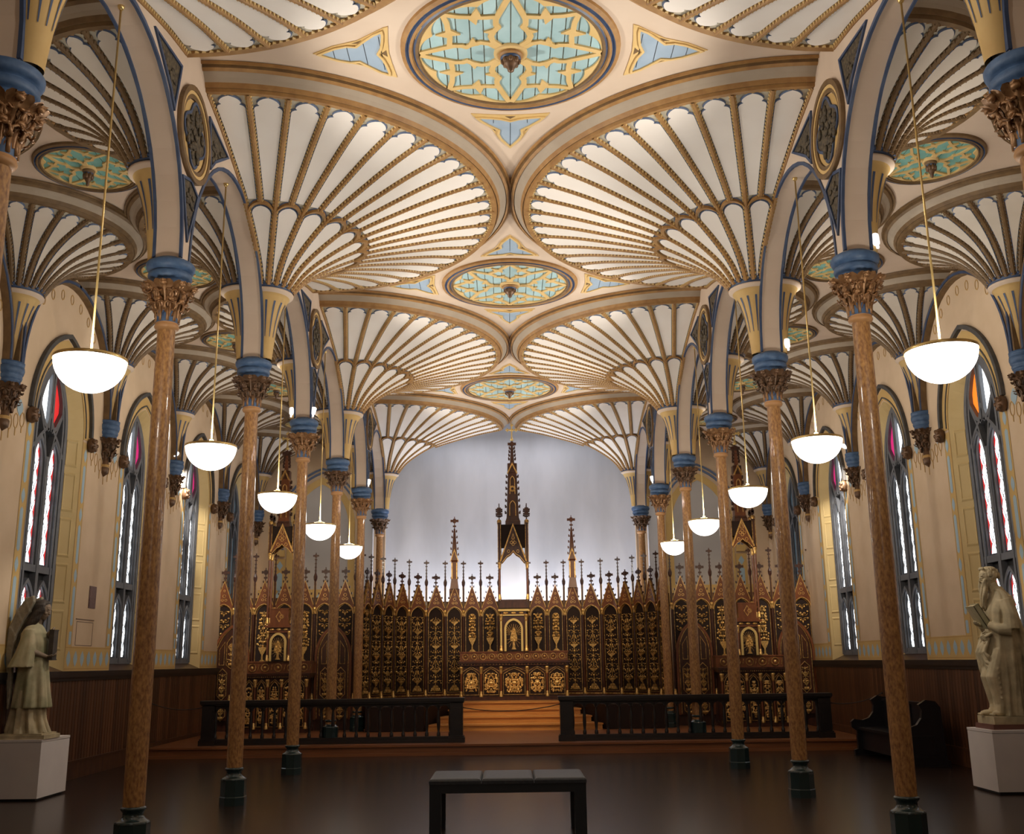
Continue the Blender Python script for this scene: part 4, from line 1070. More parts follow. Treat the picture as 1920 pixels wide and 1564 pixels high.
def tabernacle(label, cx, yf, z0, z1, w, gilt):
    t = T('tabernacle', label, 'tabernacle', (cx, yf + .2, z0)); t['kind'] = 'thing'; h = z1 - z0; fr = 'giltpale' if gilt else 'woodl'
    b = MB(); b.box(-w / 2 + .04, w / 2 - .04, -.16, .25, 0, h - .05, 0); b.box(-w / 2 - .02, w / 2 + .02, -.22, .25, h - .05, h, 1); b.box(-w / 2, w / 2, -.20, .25, h - .16, h - .13, 1)
    for i in range(3):
        x = (i - 1) * w * .27; b.ell((x, -.165, h - .09), (w * .10, .02, .03), 10, 4, 2)
    ob('body', b, ['wood', 'giltpale' if gilt else 'woodl', 'gold'], t)
    for e in (-1, 1):
        b = MB(); shaft_col(b, e * (w / 2 - .045), -.18, 0, h - .13, .03 if gilt else .022, 0, 1); ob('colonnette', b, [fr, 'gold'], t)
    hw = w * .29; zs = h * .52
    b = MB(); A = [(-hw, 0)] + arch(hw, zs, hw * 1.15, 8) + [(hw, 0)]
    b.strip(A, .05, -.20, -.155, 'xz', 0); ob('arch_surround', b, ['giltpale'], t)
    b = MB(); b.prism(A, -.170, -.155, 'xz', 0)
    for i in range(15):                        # rays
        a = pi * i / 14; r0, r1 = hw * .45, hw * 1.25
        b.strip([(r0 * cos(a), zs * .75 + r0 * sin(a)), (min(max(r1 * cos(a), -hw * .9), hw * .9), min(zs * .75 + r1 * sin(a), zs + hw * .9))], .008, -.18, -.17, 'xz', 1)
        if i % 2 == 0: b.strip([(r0 * cos(a) * .9, zs * .55 - r0 * sin(a)), (hw * .85 * cos(a), .06 + (1 - sin(a)) * zs * .4)], .008, -.18, -.17, 'xz', 1)
    dr = ob('door', b, ['woodd', 'golddk'], t)
    b = MB()
    b.loft([[(x * r_, -.175 - dy, z) for x, dy, z in [(cos(q * pi / 4) * .1, .012, 0)] for q in [q]] for q in range(0)] or [[(0, 0, 0)] * 3] * 2) if False else None
    rnd = random.Random(3)
    b.prism([(-.075, zs * .45), (.075, zs * .45), (.085, zs * .62), (.05, zs * .9), (0, zs * 1.12), (-.05, zs * .9), (-.085, zs * .62)], -.19, -.17)
    for i in range(22): b.ell(((rnd.random() - .5) * .13, -.19, zs * (.45 + .6 * rnd.random() * .9)), (.018, .014, .02), 6, 4)
    b.prism([(-.02, zs * .2), (.02, zs * .2), (.03, zs * .45), (-.03, zs * .45)], -.185, -.17); b.prism([(-.06, zs * .08), (.06, zs * .08), (.02, zs * .2), (-.02, zs * .2)], -.185, -.17)
    ob('monstrance_relief', b, ['gold'], dr)
    return t
def canopy(label, cx, y, zb, zcap, zgab, zbox, zpin, zs0, zs1, zc, hw, deep, wood):
    t = T('spire_canopy', label, 'canopy', (cx, y, zb)); t['kind'] = 'thing'; o = -zb
    for e in (-1, 1):
        for yy in (-deep, deep):
            b = MB(); shaft_col(b, e * hw, yy, 0, zcap - zb, .026); ob('colonnette', b, ['woodl', 'gold'], t)
            b = MB(); b.box(e * hw - .038, e * hw + .038, yy - .038, yy + .038, zcap + o, zbox + o + .06, 0)
            for q in (-1, 1): b.box(e * hw + q * .034 - .006, e * hw + q * .034 + .006, yy - .044, yy - .036, zcap + o + .02, zbox + o, 1)
            b.lathe([(.05, zbox + o + .04), (.06, zbox + o + .08), (.04, zbox + o + .12)], 6, m=1, c=(e * hw, yy))
            h = zpin - zbox - .12; zq = zbox + o + .12
            b.box(e * hw - .012, e * hw + .012, yy - .012, yy + .012, zq, zq + h, 0)
            for f in (.35, .62):
                b.box(e * hw - h * .21, e * hw + h * .21, yy - .02, yy + .02, zq + h * f - .022, zq + h * f + .022, 0)
                b.box(e * hw - h * .12, e * hw + h * .12, yy - .03, yy + .03, zq + h * f - .04, zq + h * f + .05, 0)
            ob('pinnacle', b, ['wood', 'golddk'], t)
    b = MB()                                   # four walls of the lantern above the arches
    ins = hw - .04
    for yy in (-deep + .01, deep - .03):
        b.box(-ins, ins, yy, yy + .02, zcap + o + (zgab - zcap) * .40, zbox + o, 0)
    for e in (-1, 1): b.box(e * ins - .01, e * ins + .01, -deep, deep, zcap + o + .05, zbox + o, 0)
    b.box(-ins, ins, -deep, deep, zbox + o - .02, zbox + o, 0)
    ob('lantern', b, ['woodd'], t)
    def gable(parent, yy):
        b = MB(); q = hw - .02
        z0 = zcap + o
        G_ = (zgab - zcap) * .30; P = [(-q * .86, z0), (-q * .66, z0 + G_ * .28), (-q * .5, z0 + G_ * .52), (-q * .22, z0 + G_ * .70), (0, z0 + G_), (q * .22, z0 + G_ * .70), (q * .5, z0 + G_ * .52), (q * .66, z0 + G_ * .28), (q * .86, z0), (q, z0), (0, zgab + o), (-q, z0)]
        b.prism(P, yy - .02, yy + .02, 'xz', 0)
        b.strip([(-q, z0 + .02), (0, zgab + o - .02), (q, z0 + .02)], .035, yy - .04, yy + .0, 'xz', 1)
        b.strip(P[:9], .014, yy - .03, yy, 'xz', 1)
        zz = z0 + G_ + (zgab + o - z0 - G_) * .30
        for k in range(4): b.strip([(.045 * cos(k * pi / 2) + .032 * cos(j * pi / 4), zz + .045 * sin(k * pi / 2) + .032 * sin(j * pi / 4)) for j in range(8)], .010, yy - .032, yy - .01, 'xz', 1, closed=True)
        for e in (-1, 1): b.strip([(e * (q * .36 + .03 * cos(j * pi / 3)), z0 + G_ * .95 + .04 * sin(j * pi / 3)) for j in range(6)], .010, yy - .032, yy - .01, 'xz', 1, closed=True)
        b.strip([(-.035, zz + .1), (0, zz + .22), (.035, zz + .1)], .012, yy - .032, yy - .01, 'xz', 1, closed=True)
        if parent: crockets(b, -q, z0 + .05, 0, zgab + o, 5, 0, .03, yy); crockets(b, q, z0 + .05, 0, zgab + o, 5, 0, .03, yy)
        return ob('gable', b, [wood, 'gold'], t)
    gable(False, -deep - .03); gable(False, deep + .03)
    # crocketed spire in two stages
    b = MB(); s0, s1 = zs0 + o, zs1 + o; w0 = hw * .62; H = s1 - s0
    zz = s0 + H * .60
    b.lathe([(w0 * 1.25, zbox + o - .01), (w0 * 1.25, s0), (w0 * 1.1, s0 + .04), (w0 * 1.02, s0 + .1), (w0 * .74, zz), (w0 * .80, zz + .01), (w0 * .80, zz + H * .12), (w0 * .36, zz + H * .13), (.03, s1), (0, s1 + .02)], 4, rad(45), rad(45) + 2 * pi, smooth=False, m=[1, 1, 0, 0, 0, 1, 1, 0, 0])
    k0 = .707
    for e in (-1, 1):
        crockets(b, e * w0 * .72, s0 + .14, e * w0 * .52, zz - .02, 7, 1, .045); crockets(b, e * w0 * .25, zz + H * .15, e * .02, s1 - .04, 5, 1, .045)
    yy = -w0 * k0
    b.strip([(-w0 * .56, zz - .02), (0, zz + H * .11), (w0 * .56, zz - .02)], .03, yy - .05, yy + .1, 'xz', 2)
    b.strip([(-w0 * .30, zz - .55)] + arch(w0 * .26, zz - .20, w0 * .5, 5) + [(w0 * .30, zz - .55)], .016, yy - .02, yy + .2, 'xz', 2)
    b.strip([(-w0 * .36, s0 + .14)] + arch(w0 * .34, s0 + .40, w0 * .55, 5) + [(w0 * .36, s0 + .14)], .016, yy - .04, yy + .2, 'xz', 2)
    for r in (.07, .045): b.strip([(r * cos(j * pi / 7), s0 + H * .40 + r * sin(j * pi / 7)) for j in range(14)], .014, yy - .02, yy + .14, 'xz', 2, closed=True)
    b.box(-w0 * .8, w0 * .8, -w0 * .8, w0 * .8, s0 + .02, s0 + .06, 1)
    cross_finial(b, 0, s1 - .30, .36, 1, d=.03)
    ob('spire', b, [wood, 'wood', 'gold'], t)
    b = MB(); z = s1 + .04                     # gilt cross
    h = zc - zs1 - .04
    b.box(-.015, .015, -.015, .015, z, z + h, 0); b.lathe([(.0, z - .02), (.05, z), (.03, z + .05), (.016, z + .10)], 8)
    zx = z + h * .66; a_ = h * .27
    b.box(-a_, a_, -.014, .014, zx - .018, zx + .018)
    for x_, z_ in ((-a_, zx), (a_, zx), (0, z + h - .02)):
        for q in ((0, 0), (.028, 0), (-.028, 0), (0, .028), (0, -.028)): b.ell((x_ + q[0], 0, z_ + q[1]), (.022, .015, .022), 6, 4)
    b.ell((0, 0, zx), (.045, .02, .045), 8, 5)
    ob('gilt_cross', b, ['giltpale'], t)
    return t
altar('high_altar', 'long dark wooden high altar with five gilded relief panels at the top of the steps', XC - .02, 24.95, .73, 1.63, 1.86, 2.54, .85, 5, 40, .62)
tabernacle('gilded tabernacle with a pointed arch door on the high altar', XC - .015, 25.3, 1.86, 2.86, .70, True)
b = MB(); b.box(-.36, .36, -.12, .30, 0, .14); t = tag(ob('canopy_base', b, ['wood'], loc=(XC, 25.75, 2.90)), 'stepped dark wooden block carrying the canopy above the gilded tabernacle', 'base')
b = MB(); b.box(-.33, .33, -.10, .28, .0, .07)
ob('upper_block', b, ['wood'], t, loc=(0, 0, .14))
canopy('tallest dark spire canopy with a gilt cross rising over the high altar', XC, 25.8, 3.11, 4.02, 4.98, 4.97, 5.50, 5.05, 7.12, 7.58, .345, .16, 'wood')

# ------------------------------------------------------------------ side altars
for s in (-1, 1):
    x0 = s * 5.19 + .03
    rr = T('side_reredos', 'carved red brown wooden screen with seven gables behind the %s side altar' % SIDE[s], 'altar screen', (x0, 23.6, ZP)); rr['kind'] = 'thing'
    xs = [x0 - 3.5 * BW + i * BW for i in range(8)]
    for i in range(7):
        door = i in (0, 1, 5, 6)
        bay(rr, (xs[i], 23.6), (xs[i + 1], 23.6), 'scroll' if door else 'urn', i % 3, (2.22, 2.86) if door else (1.66, 2.80), gold='gold' if not door else 'gold')
    for x in xs: O('pinnacle', cached('pin', m_pin), rr, loc=(x - x0, -.03, -ZP))
    for j in (0, 5):                            # two-bay pointed blind doors
        c = (xs[j] + xs[j + 2]) / 2 - x0; hw = BW - .07; b = MB(); z0 = .42 - ZP
        A = [(c - hw, z0)] + arch(hw, 1.78 - ZP, .68, 10, c) + [(c + hw, z0)]
        b.prism(A, -.05, .02, 'xz', 0); b.strip(A, .05, -.085, -.04, 'xz', 1); b.strip([(c + (x - c) * .88, z0 + .02 + (z - z0) * .975) for x, z in A], .014, -.07, -.04, 'xz', 2)
        dr = ob('arched_door', b, ['wood', 'woodl', 'golddk'], rr)
        for e in (-1, 1):
            for zc, hh in ((1.20 - ZP, .34), (.62 - ZP, .2)):
                cx = c + e * hw * .45
                P = [(cx - .10, zc - hh + .1), (cx, zc - hh), (cx + .10, zc - hh + .1), (cx + .10, zc + hh - .1), (cx, zc + hh), (cx - .10, zc + hh - .1)]
                b = MB(); b.strip(P, .014, -.075, -.045, 'xz', 0, closed=True); f = ob('tracery_frame', b, ['golddk'], dr)
                ob('relief', relief(.16, hh * 1.5, 3, 'candelabra'), ['golddk'], dr, loc=(cx, -.05, zc - hh * .75))
        P = [(c - .10, 1.62 - ZP), (c, 1.54 - ZP), (c + .10, 1.62 - ZP), (c + .10, 2.1 - ZP), (c, 2.25 - ZP), (c - .10, 2.1 - ZP)]
        b = MB(); b.strip(P, .014, -.075, -.045, 'xz', 0, closed=True); ob('tracery_frame', b, ['golddk'], dr)
        ob('relief', relief(.17, .5, 5, 'candelabra'), ['gold'], dr, loc=(c, -.05, 1.62 - ZP))
        for e in (-1, 1):
            P = [(c + e * .15, 1.62 - ZP), (c + e * .15, 2.12 - ZP), (c + e * .26, 1.95 - ZP), (c + e * .26, 1.62 - ZP)]
            b = MB(); b.strip(P, .012, -.07, -.045, 'xz', 0, closed=True); ob('tracery_frame', b, ['golddk'], dr)
    altar('side_altar', 'dark wooden side altar with gilded ring frieze under the %s spire canopy' % SIDE[s], x0, 22.85, ZP, 1.43, 1.69, 1.42, .66, 4 + 1, 60 + s, .30)
    tabernacle('small tabernacle with a gilt arched door on the %s side altar' % SIDE[s], x0 + (0 if s < 0 else 0), 23.05, 1.69, 2.46, .56, False)
    b = MB(); b.box(-.20, .20, -.16, .18, 0, .30, 0); b.box(-.24, .24, -.18, .2, -.04, .0, 0); b.box(-.21, .21, -.17, .2, .30, .33, 0)
    b.strip([(.055 * cos(q * pi / 2) + .05 * cos(j * pi / 5) * .8, .15 + .055 * sin(q * pi / 2) + .05 * sin(j * pi / 5) * .8) for q in (0,) for j in range(10)], .014, -.175, -.15, 'xz', 1, closed=True)
    b.strip([(0, .04), (.07, .15), (0, .26), (-.07, .15)], .012, -.175, -.15, 'xz', 1, closed=True)
    tag(ob('canopy_base', b, ['woodl', 'gold'], loc=(x0, 23.25, 2.50)), 'square wooden block with a quatrefoil under the %s spire canopy' % SIDE[s], 'base')
    canopy('slender red brown spire canopy with gilt cross over the %s side altar' % SIDE[s], x0, 23.25, 2.50, 4.06, 4.70, 4.66, 4.95, 4.72, 6.42, 6.85, .27, .13, 'woodl')

# ------------------------------------------------------------------ communion rails and ropes
b = MB(); b.lathe([(.030, .10), (.034, .12), (.034, .16), (.022, .19), (.026, .24), (.034, .33), (.030, .45), (.022, .56), (.020, .60), (.032, .62), (.032, .66)], 8); BAL = b.mesh('baluster', ['rail'])
def post_mesh():
    b = MB(); b.box(-.115, .115, -.10, .10, 0, .72); b.box(-.15, .15, -.13, .13, 0, .09); b.box(-.135, .135, -.115, .115, .09, .12); b.box(-.14, .14, -.12, .12, .72, .78)
    for f in (-1, 1): b.box(-.07, .07, f * .10 - .012, f * .10 + .012, .2, .62)
    return b.mesh('post', ['rail'])
POST = post_mesh()
for s, xa, xb in ((-1, -5.75, -.93), (1, .83, 5.85)):
    t = T('communion_rail', 'long dark wooden altar rail with turned balusters on the %s side of the steps' % SIDE[s], 'railing', ((xa + xb) / 2, 19.65, ZP)); t['kind'] = 'thing'; c = (xa + xb) / 2
    O('post', POST, t, loc=(xa + .13 - c, 0, 0)); O('post', POST, t, loc=(xb - .13 - c, 0, 0))
    b = MB(); b.box(xa - c - .02, xb - c + .02, -.13, .13, .735, .79); b.box(xa - c, xb - c, -.10, .10, .70, .735); ob('top_rail', b, ['rail'], t)
    b = MB(); b.box(xa + .2 - c, xb - .2 - c, -.07, .07, .05, .11); b.box(xa + .2 - c, xb - .2 - c, -.09, .09, 0, .05); ob('bottom_rail', b, ['rail'], t)
    n = int((xb - xa - .5) / .215); step = (xb - xa - .5) / n
    for i in range(n + 1): O('baluster', BAL, t, loc=(xa + .25 + i * step - c, 0, 0))
    b = MB()                                    # arcaded frieze between the balusters
    for i in range(n):
        x = xa + .25 + i * step - c
        A = [(x + .01 * 0, .60), (x + .03, .60)] + [(x + step / 2 - (step / 2 - .03) * cos(pi * q / 8), .60 + (step / 2 - .03) * sin(pi * q / 8) * .75) for q in range(1, 8)] + [(x + step - .03, .60), (x + step, .60), (x + step, .70), (x, .70)]
        b.prism(A, -.025, .025, 'xz')
    ob('arcade_frieze', b, ['rail'], t)
def rope(label, p0, p1, sag):
    p0, p1 = Vector(p0), Vector(p1); b = MB()
    b.tube([p0.lerp(p1, i / 16) - Vector((0, 0, sag * 4 * (i / 16) * (1 - i / 16))) for i in range(17)], .009, 6)
    b.ell(p0, (.018, .018, .018), 6, 4); b.ell(p1, (.018, .018, .018), 6, 4)
    return tag(ob('barrier_rope', b, ['rope']), label, 'rope')
rope('thin black rope hung across the opening between the two altar rails', (-.95, 19.65, .80), (.85, 19.65, .84), .09)
rope('thin black rope between the left rail end and the wainscot', (-5.76, 19.65, .86), (-6.64, 19.3, .98), .08)
rope('thin black rope between the right rail end and the wainscot', (5.86, 19.65, .80), (6.64, 19.1, .98), .08)

# ------------------------------------------------------------------ bench and pew
t = T('gallery_bench', 'low black bench with three padded cushions in the middle of the floor', 'bench', (-.115, 10.60, 0)); t['kind'] = 'thing'
Lb, Wb, Hb = 1.50, .80, .545
b = MB(); b.box(-Lb / 2 + .01, Lb / 2 - .01, -Wb / 2 + .01, Wb / 2 - .01, Hb - .13, Hb - .045); ob('frame', b, ['benchf'], t)
for i in range(3):
    x0 = -Lb / 2 + i * Lb / 3 + .004; x1 = -Lb / 2 + (i + 1) * Lb / 3 - .004
    b = MB(); ins = [(0, -.05), (0, -.02), (.012, -.006), (.035, 0)]
    rings = [[(x0 + d, -Wb / 2 + d, Hb + z), (x1 - d, -Wb / 2 + d, Hb + z), (x1 - d, Wb / 2 - d, Hb + z), (x0 + d, Wb / 2 - d, Hb + z)] for d, z in ins]
    b.loft(rings, smooth=False); ob('cushion', b, ['bench'], t)
for sx in (-1, 1):
    for sy in (-1, 1):
        b = MB(); b.box(sx * (Lb / 2 - .065) - .055, sx * (Lb / 2 - .065) + .055, sy * (Wb / 2 - .06) - .05, sy * (Wb / 2 - .06) + .05, 0, Hb - .13); ob('leg', b, ['benchf'], t)
t = T('church_pew', 'black wooden pew with scrolled ends against the right wainscot', 'pew', (6.2, 17.15, 0)); t['kind'] = 'thing'
def pew_end():
    b = MB(); P = [(-.42, 0), (-.42, .08), (-.36, .10), (-.36, .40), (-.44, .46), (-.45, .54), (-.40, .58), (-.26, .56), (-.14, .60), (-.06, .70), (-.04, .82), (-.08, .90), (.02, .96), (.16, .94), (.22, .86), (.24, .40), (.26, .08), (.30, .08), (.30, 0)]
    b.prism(P, -.03, .03, 'xz'); b.strip(P, .022, -.038, .038, 'xz', closed=True)
    b.strip([(-.30, .14), (-.30, .44), (.10, .44), (.14, .14)], .02, -.04, .04, 'xz', closed=True); return b.mesh('bench_end', ['pew'])
PE = pew_end()
for y in (-1.05, 1.05): O('bench_end', PE, t, loc=(0, y, 0))
b = MB(); b.box(-.36, .14, -1.02, 1.02, .42, .46); ob('seat', b, ['pew'], t)
b = MB(); b.box(.12, .17, -1.02, 1.02, .46, .90); b.box(.09, .20, -1.02, 1.02, .88, .92)
for i in range(1, 5): b.box(.10, .13, -1.02 + i * .41 - .02, -1.02 + i * .41 + .02, .46, .88)
ob('backrest', b, ['pew'], t)
b = MB(); b.box(-.30, -.27, -1.02, 1.02, .10, .42); ob('front_board', b, ['pew'], t)
# wall plaque and access panel
b = MB(); b.box(0, .012, -.13, .13, -.17, .17); b.box(.012, .016, -.11, .11, .02, .15); b.box(.012, .016, -.11, .11, -.15, -.01)
tag(ob('wall_plaque', b, ['plaque'], loc=(-6.62, 16.3, 2.68)), 'small brown square plaque on the tan pier between the left windows', 'plaque')
b = MB()
b.strip([(-.30, -.11), (-.30, .24), (.32, .24), (.32, -.11)], .010, 0, .004, 'yz', closed=True); b.box(-.0, .010, -.34, .34, .27, .285)
tag(ob('access_panel', b, ['seam'], loc=(-6.62, 16.1, 2.05)), 'outline of a flush access panel low on the tan pier under the plaque', 'hatch')

# ------------------------------------------------------------------ statues on white pedestals (local +x is the way they face)
def pedestal(x0, x1, y0, y1, h, label):
    cx, cy = (x0 + x1) / 2, (y0 + y1) / 2; w, d = (x1 - x0) / 2, (y1 - y0) / 2
    t = T('display_pedestal', label, 'pedestal', (cx, cy, 0)); t['kind'] = 'thing'
    b = MB(); b.box(-w + .03, w - .03, -d + .03, d - .03, 0, .03, 1); b.box(-w, w, -d, d, .03, h - .035, 0); ob('body', b, ['plinth', 'black'], t)
    b = MB(); b.box(-w - .004, w + .004, -d - .004, d + .004, h - .031, h, 0); ob('top_slab', b, ['plinth'], t)
    return t
pedestal(-6.55, -5.985, 13.5, 14.35, .735, 'white box pedestal carrying the winged angel statue')
pedestal(5.73, 6.64, 12.87, 13.56, .735, 'white box pedestal carrying the bearded apostle statue')
def robe(b, S, n=64, m=0):
    """S: list of (z, cx, cy, rx, ry, fold amplitude, fold count, phase, twist)"""
    rings = []
    for z, cx, cy, rx, ry, fa, fn, ph in S:
        R = []
        for j in range(n):
            a = 2 * pi * j / n; f = 1 + fa * 2.3 * ((abs(sin((fn * a + ph) / 2)) * 2 - 1.2) + .35 * sin((fn * 2 + 1) * a - ph * 1.7))
            R.append((cx + rx * f * cos(a), cy + ry * f * sin(a), z))
        rings.append(R)
    b.loft(rings, m)
def lerpS(S, k=5):
    Q = []
    for a, c in zip(S, S[1:]):
        for i in range(k): t = i / k; t = t * t * (3 - 2 * t) * .5 + t * .5; Q.append(tuple(p + (q - p) * t for p, q in zip(a, c)))
    Q.append(S[-1]); return Q
def remesh(o, v=.012, sm=3):
    m = o.modifiers.new('fuse', 'REMESH'); m.mode = 'VOXEL'; m.voxel_size = v; m.use_smooth_shade = True
    if sm: q = o.modifiers.new('soften', 'SMOOTH'); q.factor = .5; q.iterations = sm
    return o
def head(b, c, face, r=1.0, beard=False, tilt=0.0):
    """head with brow, eyes, nose, mouth, chin and ears, looking along local x"""
    cx, cy, cz = c
    def E(dx, dy, dz, rx, ry, rz_):
        x, z = dx * cos(tilt) + dz * sin(tilt), -dx * sin(tilt) + dz * cos(tilt)
        b.ell((cx + x * r, cy + dy * r, cz + z * r), (rx * r, ry * r, rz_ * r), 12, 8)
    E(0, 0, .012, .098, .078, .112); E(.030, 0, -.05, .064, .058, .072); E(.060, 0, -.098, .026, .028, .022); E(.060, 0, .045, .030, .055, .035)
    for f_ in range(6): E(.090 + .003 * f_, 0, .018 - .0085 * f_, .007 + .0012 * f_, .0075 + .0010 * f_, .010)
    E(.106, 0, -.030, .011, .015, .008)
    for e in (-1, 1):
        E(.088, e * .030, .026, .010, .022, .006); E(.083, e * .031, .006, .009, .014, .008); E(.066, e * .040, -.03, .024, .020, .024); E(-.005, e * .077, -.01, .018, .010, .030)
        E(.100, e * .011, -.028, .008, .007, .007)
    E(.089, 0, -.054, .009, .022, .0055); E(.087, 0, -.066, .009, .019, .006)
# angel, facing into the nave
t = T('angel_statue', 'weathered winged angel statue in long robes holding a tablet on the white pedestal', 'statue', (-6.31, 13.76, .735)); t['kind'] = 'thing'
b = MB(); b.box(-.26, .34, -.24, .24, 0, .05); b.box(-.24, .30, -.22, .22, .05, .07); ob('base_slab', b, ['stone'], t)
b = MB()
robe(b, lerpS([(.06, .02, 0, .27, .20, .05, 9, 0), (.12, .01, 0, .25, .185, .07, 9, .3), (.25, .0, 0, .215, .17, .07, 9, .6), (.42, .0, 0, .195, .165, .05, 9, .9), (.60, .0, 0, .19, .16, .03, 9, 1.2)]))
remesh(ob('skirt', b, ['stone'], t), .010, 1)
b = MB()
robe(b, lerpS([(.375, .03, 0, .235, .195, .05, 7, 0), (.39, .03, 0, .24, .20, .05, 7, 0), (.60, .025, 0, .215, .18, .045, 7, .5), (.85, .015, 0, .185, .165, .035, 7, 1.0), (1.05, .01, 0, .165, .165, .025, 7, 1.4), (1.20, .005, 0, .165, .19, .02, 7, 1.7), (1.32, -.01, 0, .145, .205, .012, 7, 1.8), (1.40, -.01, 0, .10, .16, .0, 7, 1.8), (1.45, .0, 0, .06, .075, 0, 7, 1.8), (1.52, .02, 0, .05, .052, 0, 7, 1.8)]))
for e in (-1, 1):                               # wide sleeves, open at the elbow
    S = []
    for q in range(9):
        f = q / 8; S.append((1.37 - .48 * f, -.01 + -.05 * f + .02 * sin(f * 3), e * (.165 + .055 * f), .07 + .085 * f, .055 + .035 * f, .05 * f, 5, f))
    robe(b, S, 32)
remesh(ob('tunic', b, ['stoneg'], t), .010, 1)
b = MB()                                        # forearms and hands
def hand(b, p, d, upv, curl=.5, e=1, sc=1.0):
    """palm, four fingers and a thumb; p wrist, d pointing direction, upv back of the hand"""
    p, d, u = Vector(p), Vector(d).normalized(), Vector(upv).normalized(); w = d.cross(u).normalized() * e
    b.tube([p - d * .01, p + d * .035 * sc, p + d * .075 * sc], [.024 * sc, .032 * sc, .030 * sc], 8, flat=.6)
    for i, L in enumerate((.060, .070, .066, .052)):
        r0 = p + d * .068 * sc + w * (.026 - .0175 * i) * sc; a = curl
        q1 = r0 + (d * cos(a * .5) - u * sin(a * .5)) * L * .5 * sc; q2 = q1 + (d * cos(a * 1.4) - u * sin(a * 1.4)) * L * .35 * sc; q3 = q2 + (d * cos(a * 2.2) - u * sin(a * 2.2)) * L * .25 * sc
        b.tube([r0, q1, q2, q3], [.010 * sc, .0095 * sc, .0085 * sc, .007 * sc], 6)
    r0 = p + d * .02 * sc + w * .028 * sc
    b.tube([r0, r0 + (d * .6 + w * .7) * .03 * sc, r0 + (d * .9 + w * .35 - u * .3) * .062 * sc], [.011 * sc, .011 * sc, .008 * sc], 6)
for e, wr, el in ((-1, (.20, -.06, 1.02), (.02, -.20, 1.10)), (1, (.17, .03, 1.33), (.05, .20, 1.08))):
    b.tube([(-.02, e * .20, 1.16), el, tuple((Vector(el) + Vector(wr)) / 2), wr], [.045, .046, .040, .027], 10)
    hand(b, wr, (.6, .2 if e < 0 else -.15, .05 if e < 0 else .4), (0, -.1, -1) if e < 0 else (1, 0, .2), .6, e)
remesh(ob('arms', b, ['flesh'], t), .007, 1)
b = MB(); head(b, (.075, 0, 1.625), 1, 1.0, tilt=.28)
b.tube([(.01, 0, 1.42), (.03, 0, 1.52), (.055, 0, 1.58)], [.058, .05, .052], 12)
remesh(ob('head', b, ['flesh'], t), .0045, 2)
b = MB()
for i in range(40):
    a = 2 * pi * i / 40; f = cos(a)             # strands falling over ears and nape
    if f > .62: continue
    L = .30 if f < .1 else .22
    c0 = Vector((.060 + .02 * f, .03 * sin(a), 1.75)); c1 = Vector((.06 + .100 * f, .092 * sin(a), 1.68)); c2 = Vector((.05 + .108 * f, .100 * sin(a), 1.60)); c3 = Vector((.015 + .115 * f - .03, .105 * sin(a), 1.60 - L * .55)); c4 = Vector((-.02 + .10 * f - .04, .11 * sin(a), 1.62 - L))
    wv = []
    for q in range(17):
        u = q / 4; c_ = [c0, c1, c2, c3, c4]; j = min(int(u), 3); v = c_[j].lerp(c_[j + 1], u - j)
        wv.append(v + Vector((.006 * cos(q * 1.4 + i), .006 * sin(q * 1.4 + i), 0)))
    b.tube(wv, [.014 + .008 * sin(pi * q / 16) for q in range(17)], 6)
b.ell((.055, 0, 1.70), (.105, .092, .062), 14, 8)
remesh(ob('hair', b, ['hair'], t), .006, 1)
b = MB(); b.box(.215, .275, -.06, .07, .98, 1.36); b.box(.21, .28, -.065, .075, .975, .99); b.box(.21, .28, -.065, .075, 1.35, 1.365); ob('tablet', b, ['hair'], t)
for e in (-1, 1):                               # wings folded behind, long primaries reaching the knees
    b = MB()
    OUT = [(-.00, 1.80), (-.10, 1.765), (-.20, 1.61), (-.275, 1.40), (-.285, 1.12), (-.255, .86), (-.228, .60), (-.205, .36)]
    INN = [(.00, 1.72), (-.04, 1.60), (-.12, 1.46), (-.19, 1.28), (-.21, 1.06), (-.195, .84), (-.185, .60), (-.19, .39)]
    b.prism(OUT + INN[::-1], e * .10, e * .145, 'xz')
    for f in (.12, .38, .64, .88):             # long feather ridges following the sweep
        P = [(o_[0] + (i_[0] - o_[0]) * f, o_[1] + (i_[1] - o_[1]) * f) for o_, i_ in zip(OUT, INN)]
        b.strip(P, [.030, .034, .034, .032, .030, .026, .020, .006], e * .088, e * .157, 'xz')
    for q in range(12):                        # covert feathers near the shoulder
        u = q % 4; v = q // 4; o_, i_ = Vector(OUT[1 + v]), Vector(INN[1 + v]); c_ = o_.lerp(i_, (u + .5) / 4)
        b.ell((c_.x, e * .150, c_.y), (.022, .014, .05), 6, 4); b.ell((c_.x, e * .095, c_.y), (.022, .014, .05), 6, 4)
    remesh(ob('wing', b, ['wing'], t), .008, 2)
b = MB()
for e in (-1, 1): b.ell((.20, e * .07, .085), (.075, .035, .03), 10, 6); [b.ell((.268, e * .07 + (q - 2) * .013, .078), (.018, .008, .012), 6, 4) for q in range(5)]
ob('feet', b, ['stone'], t)
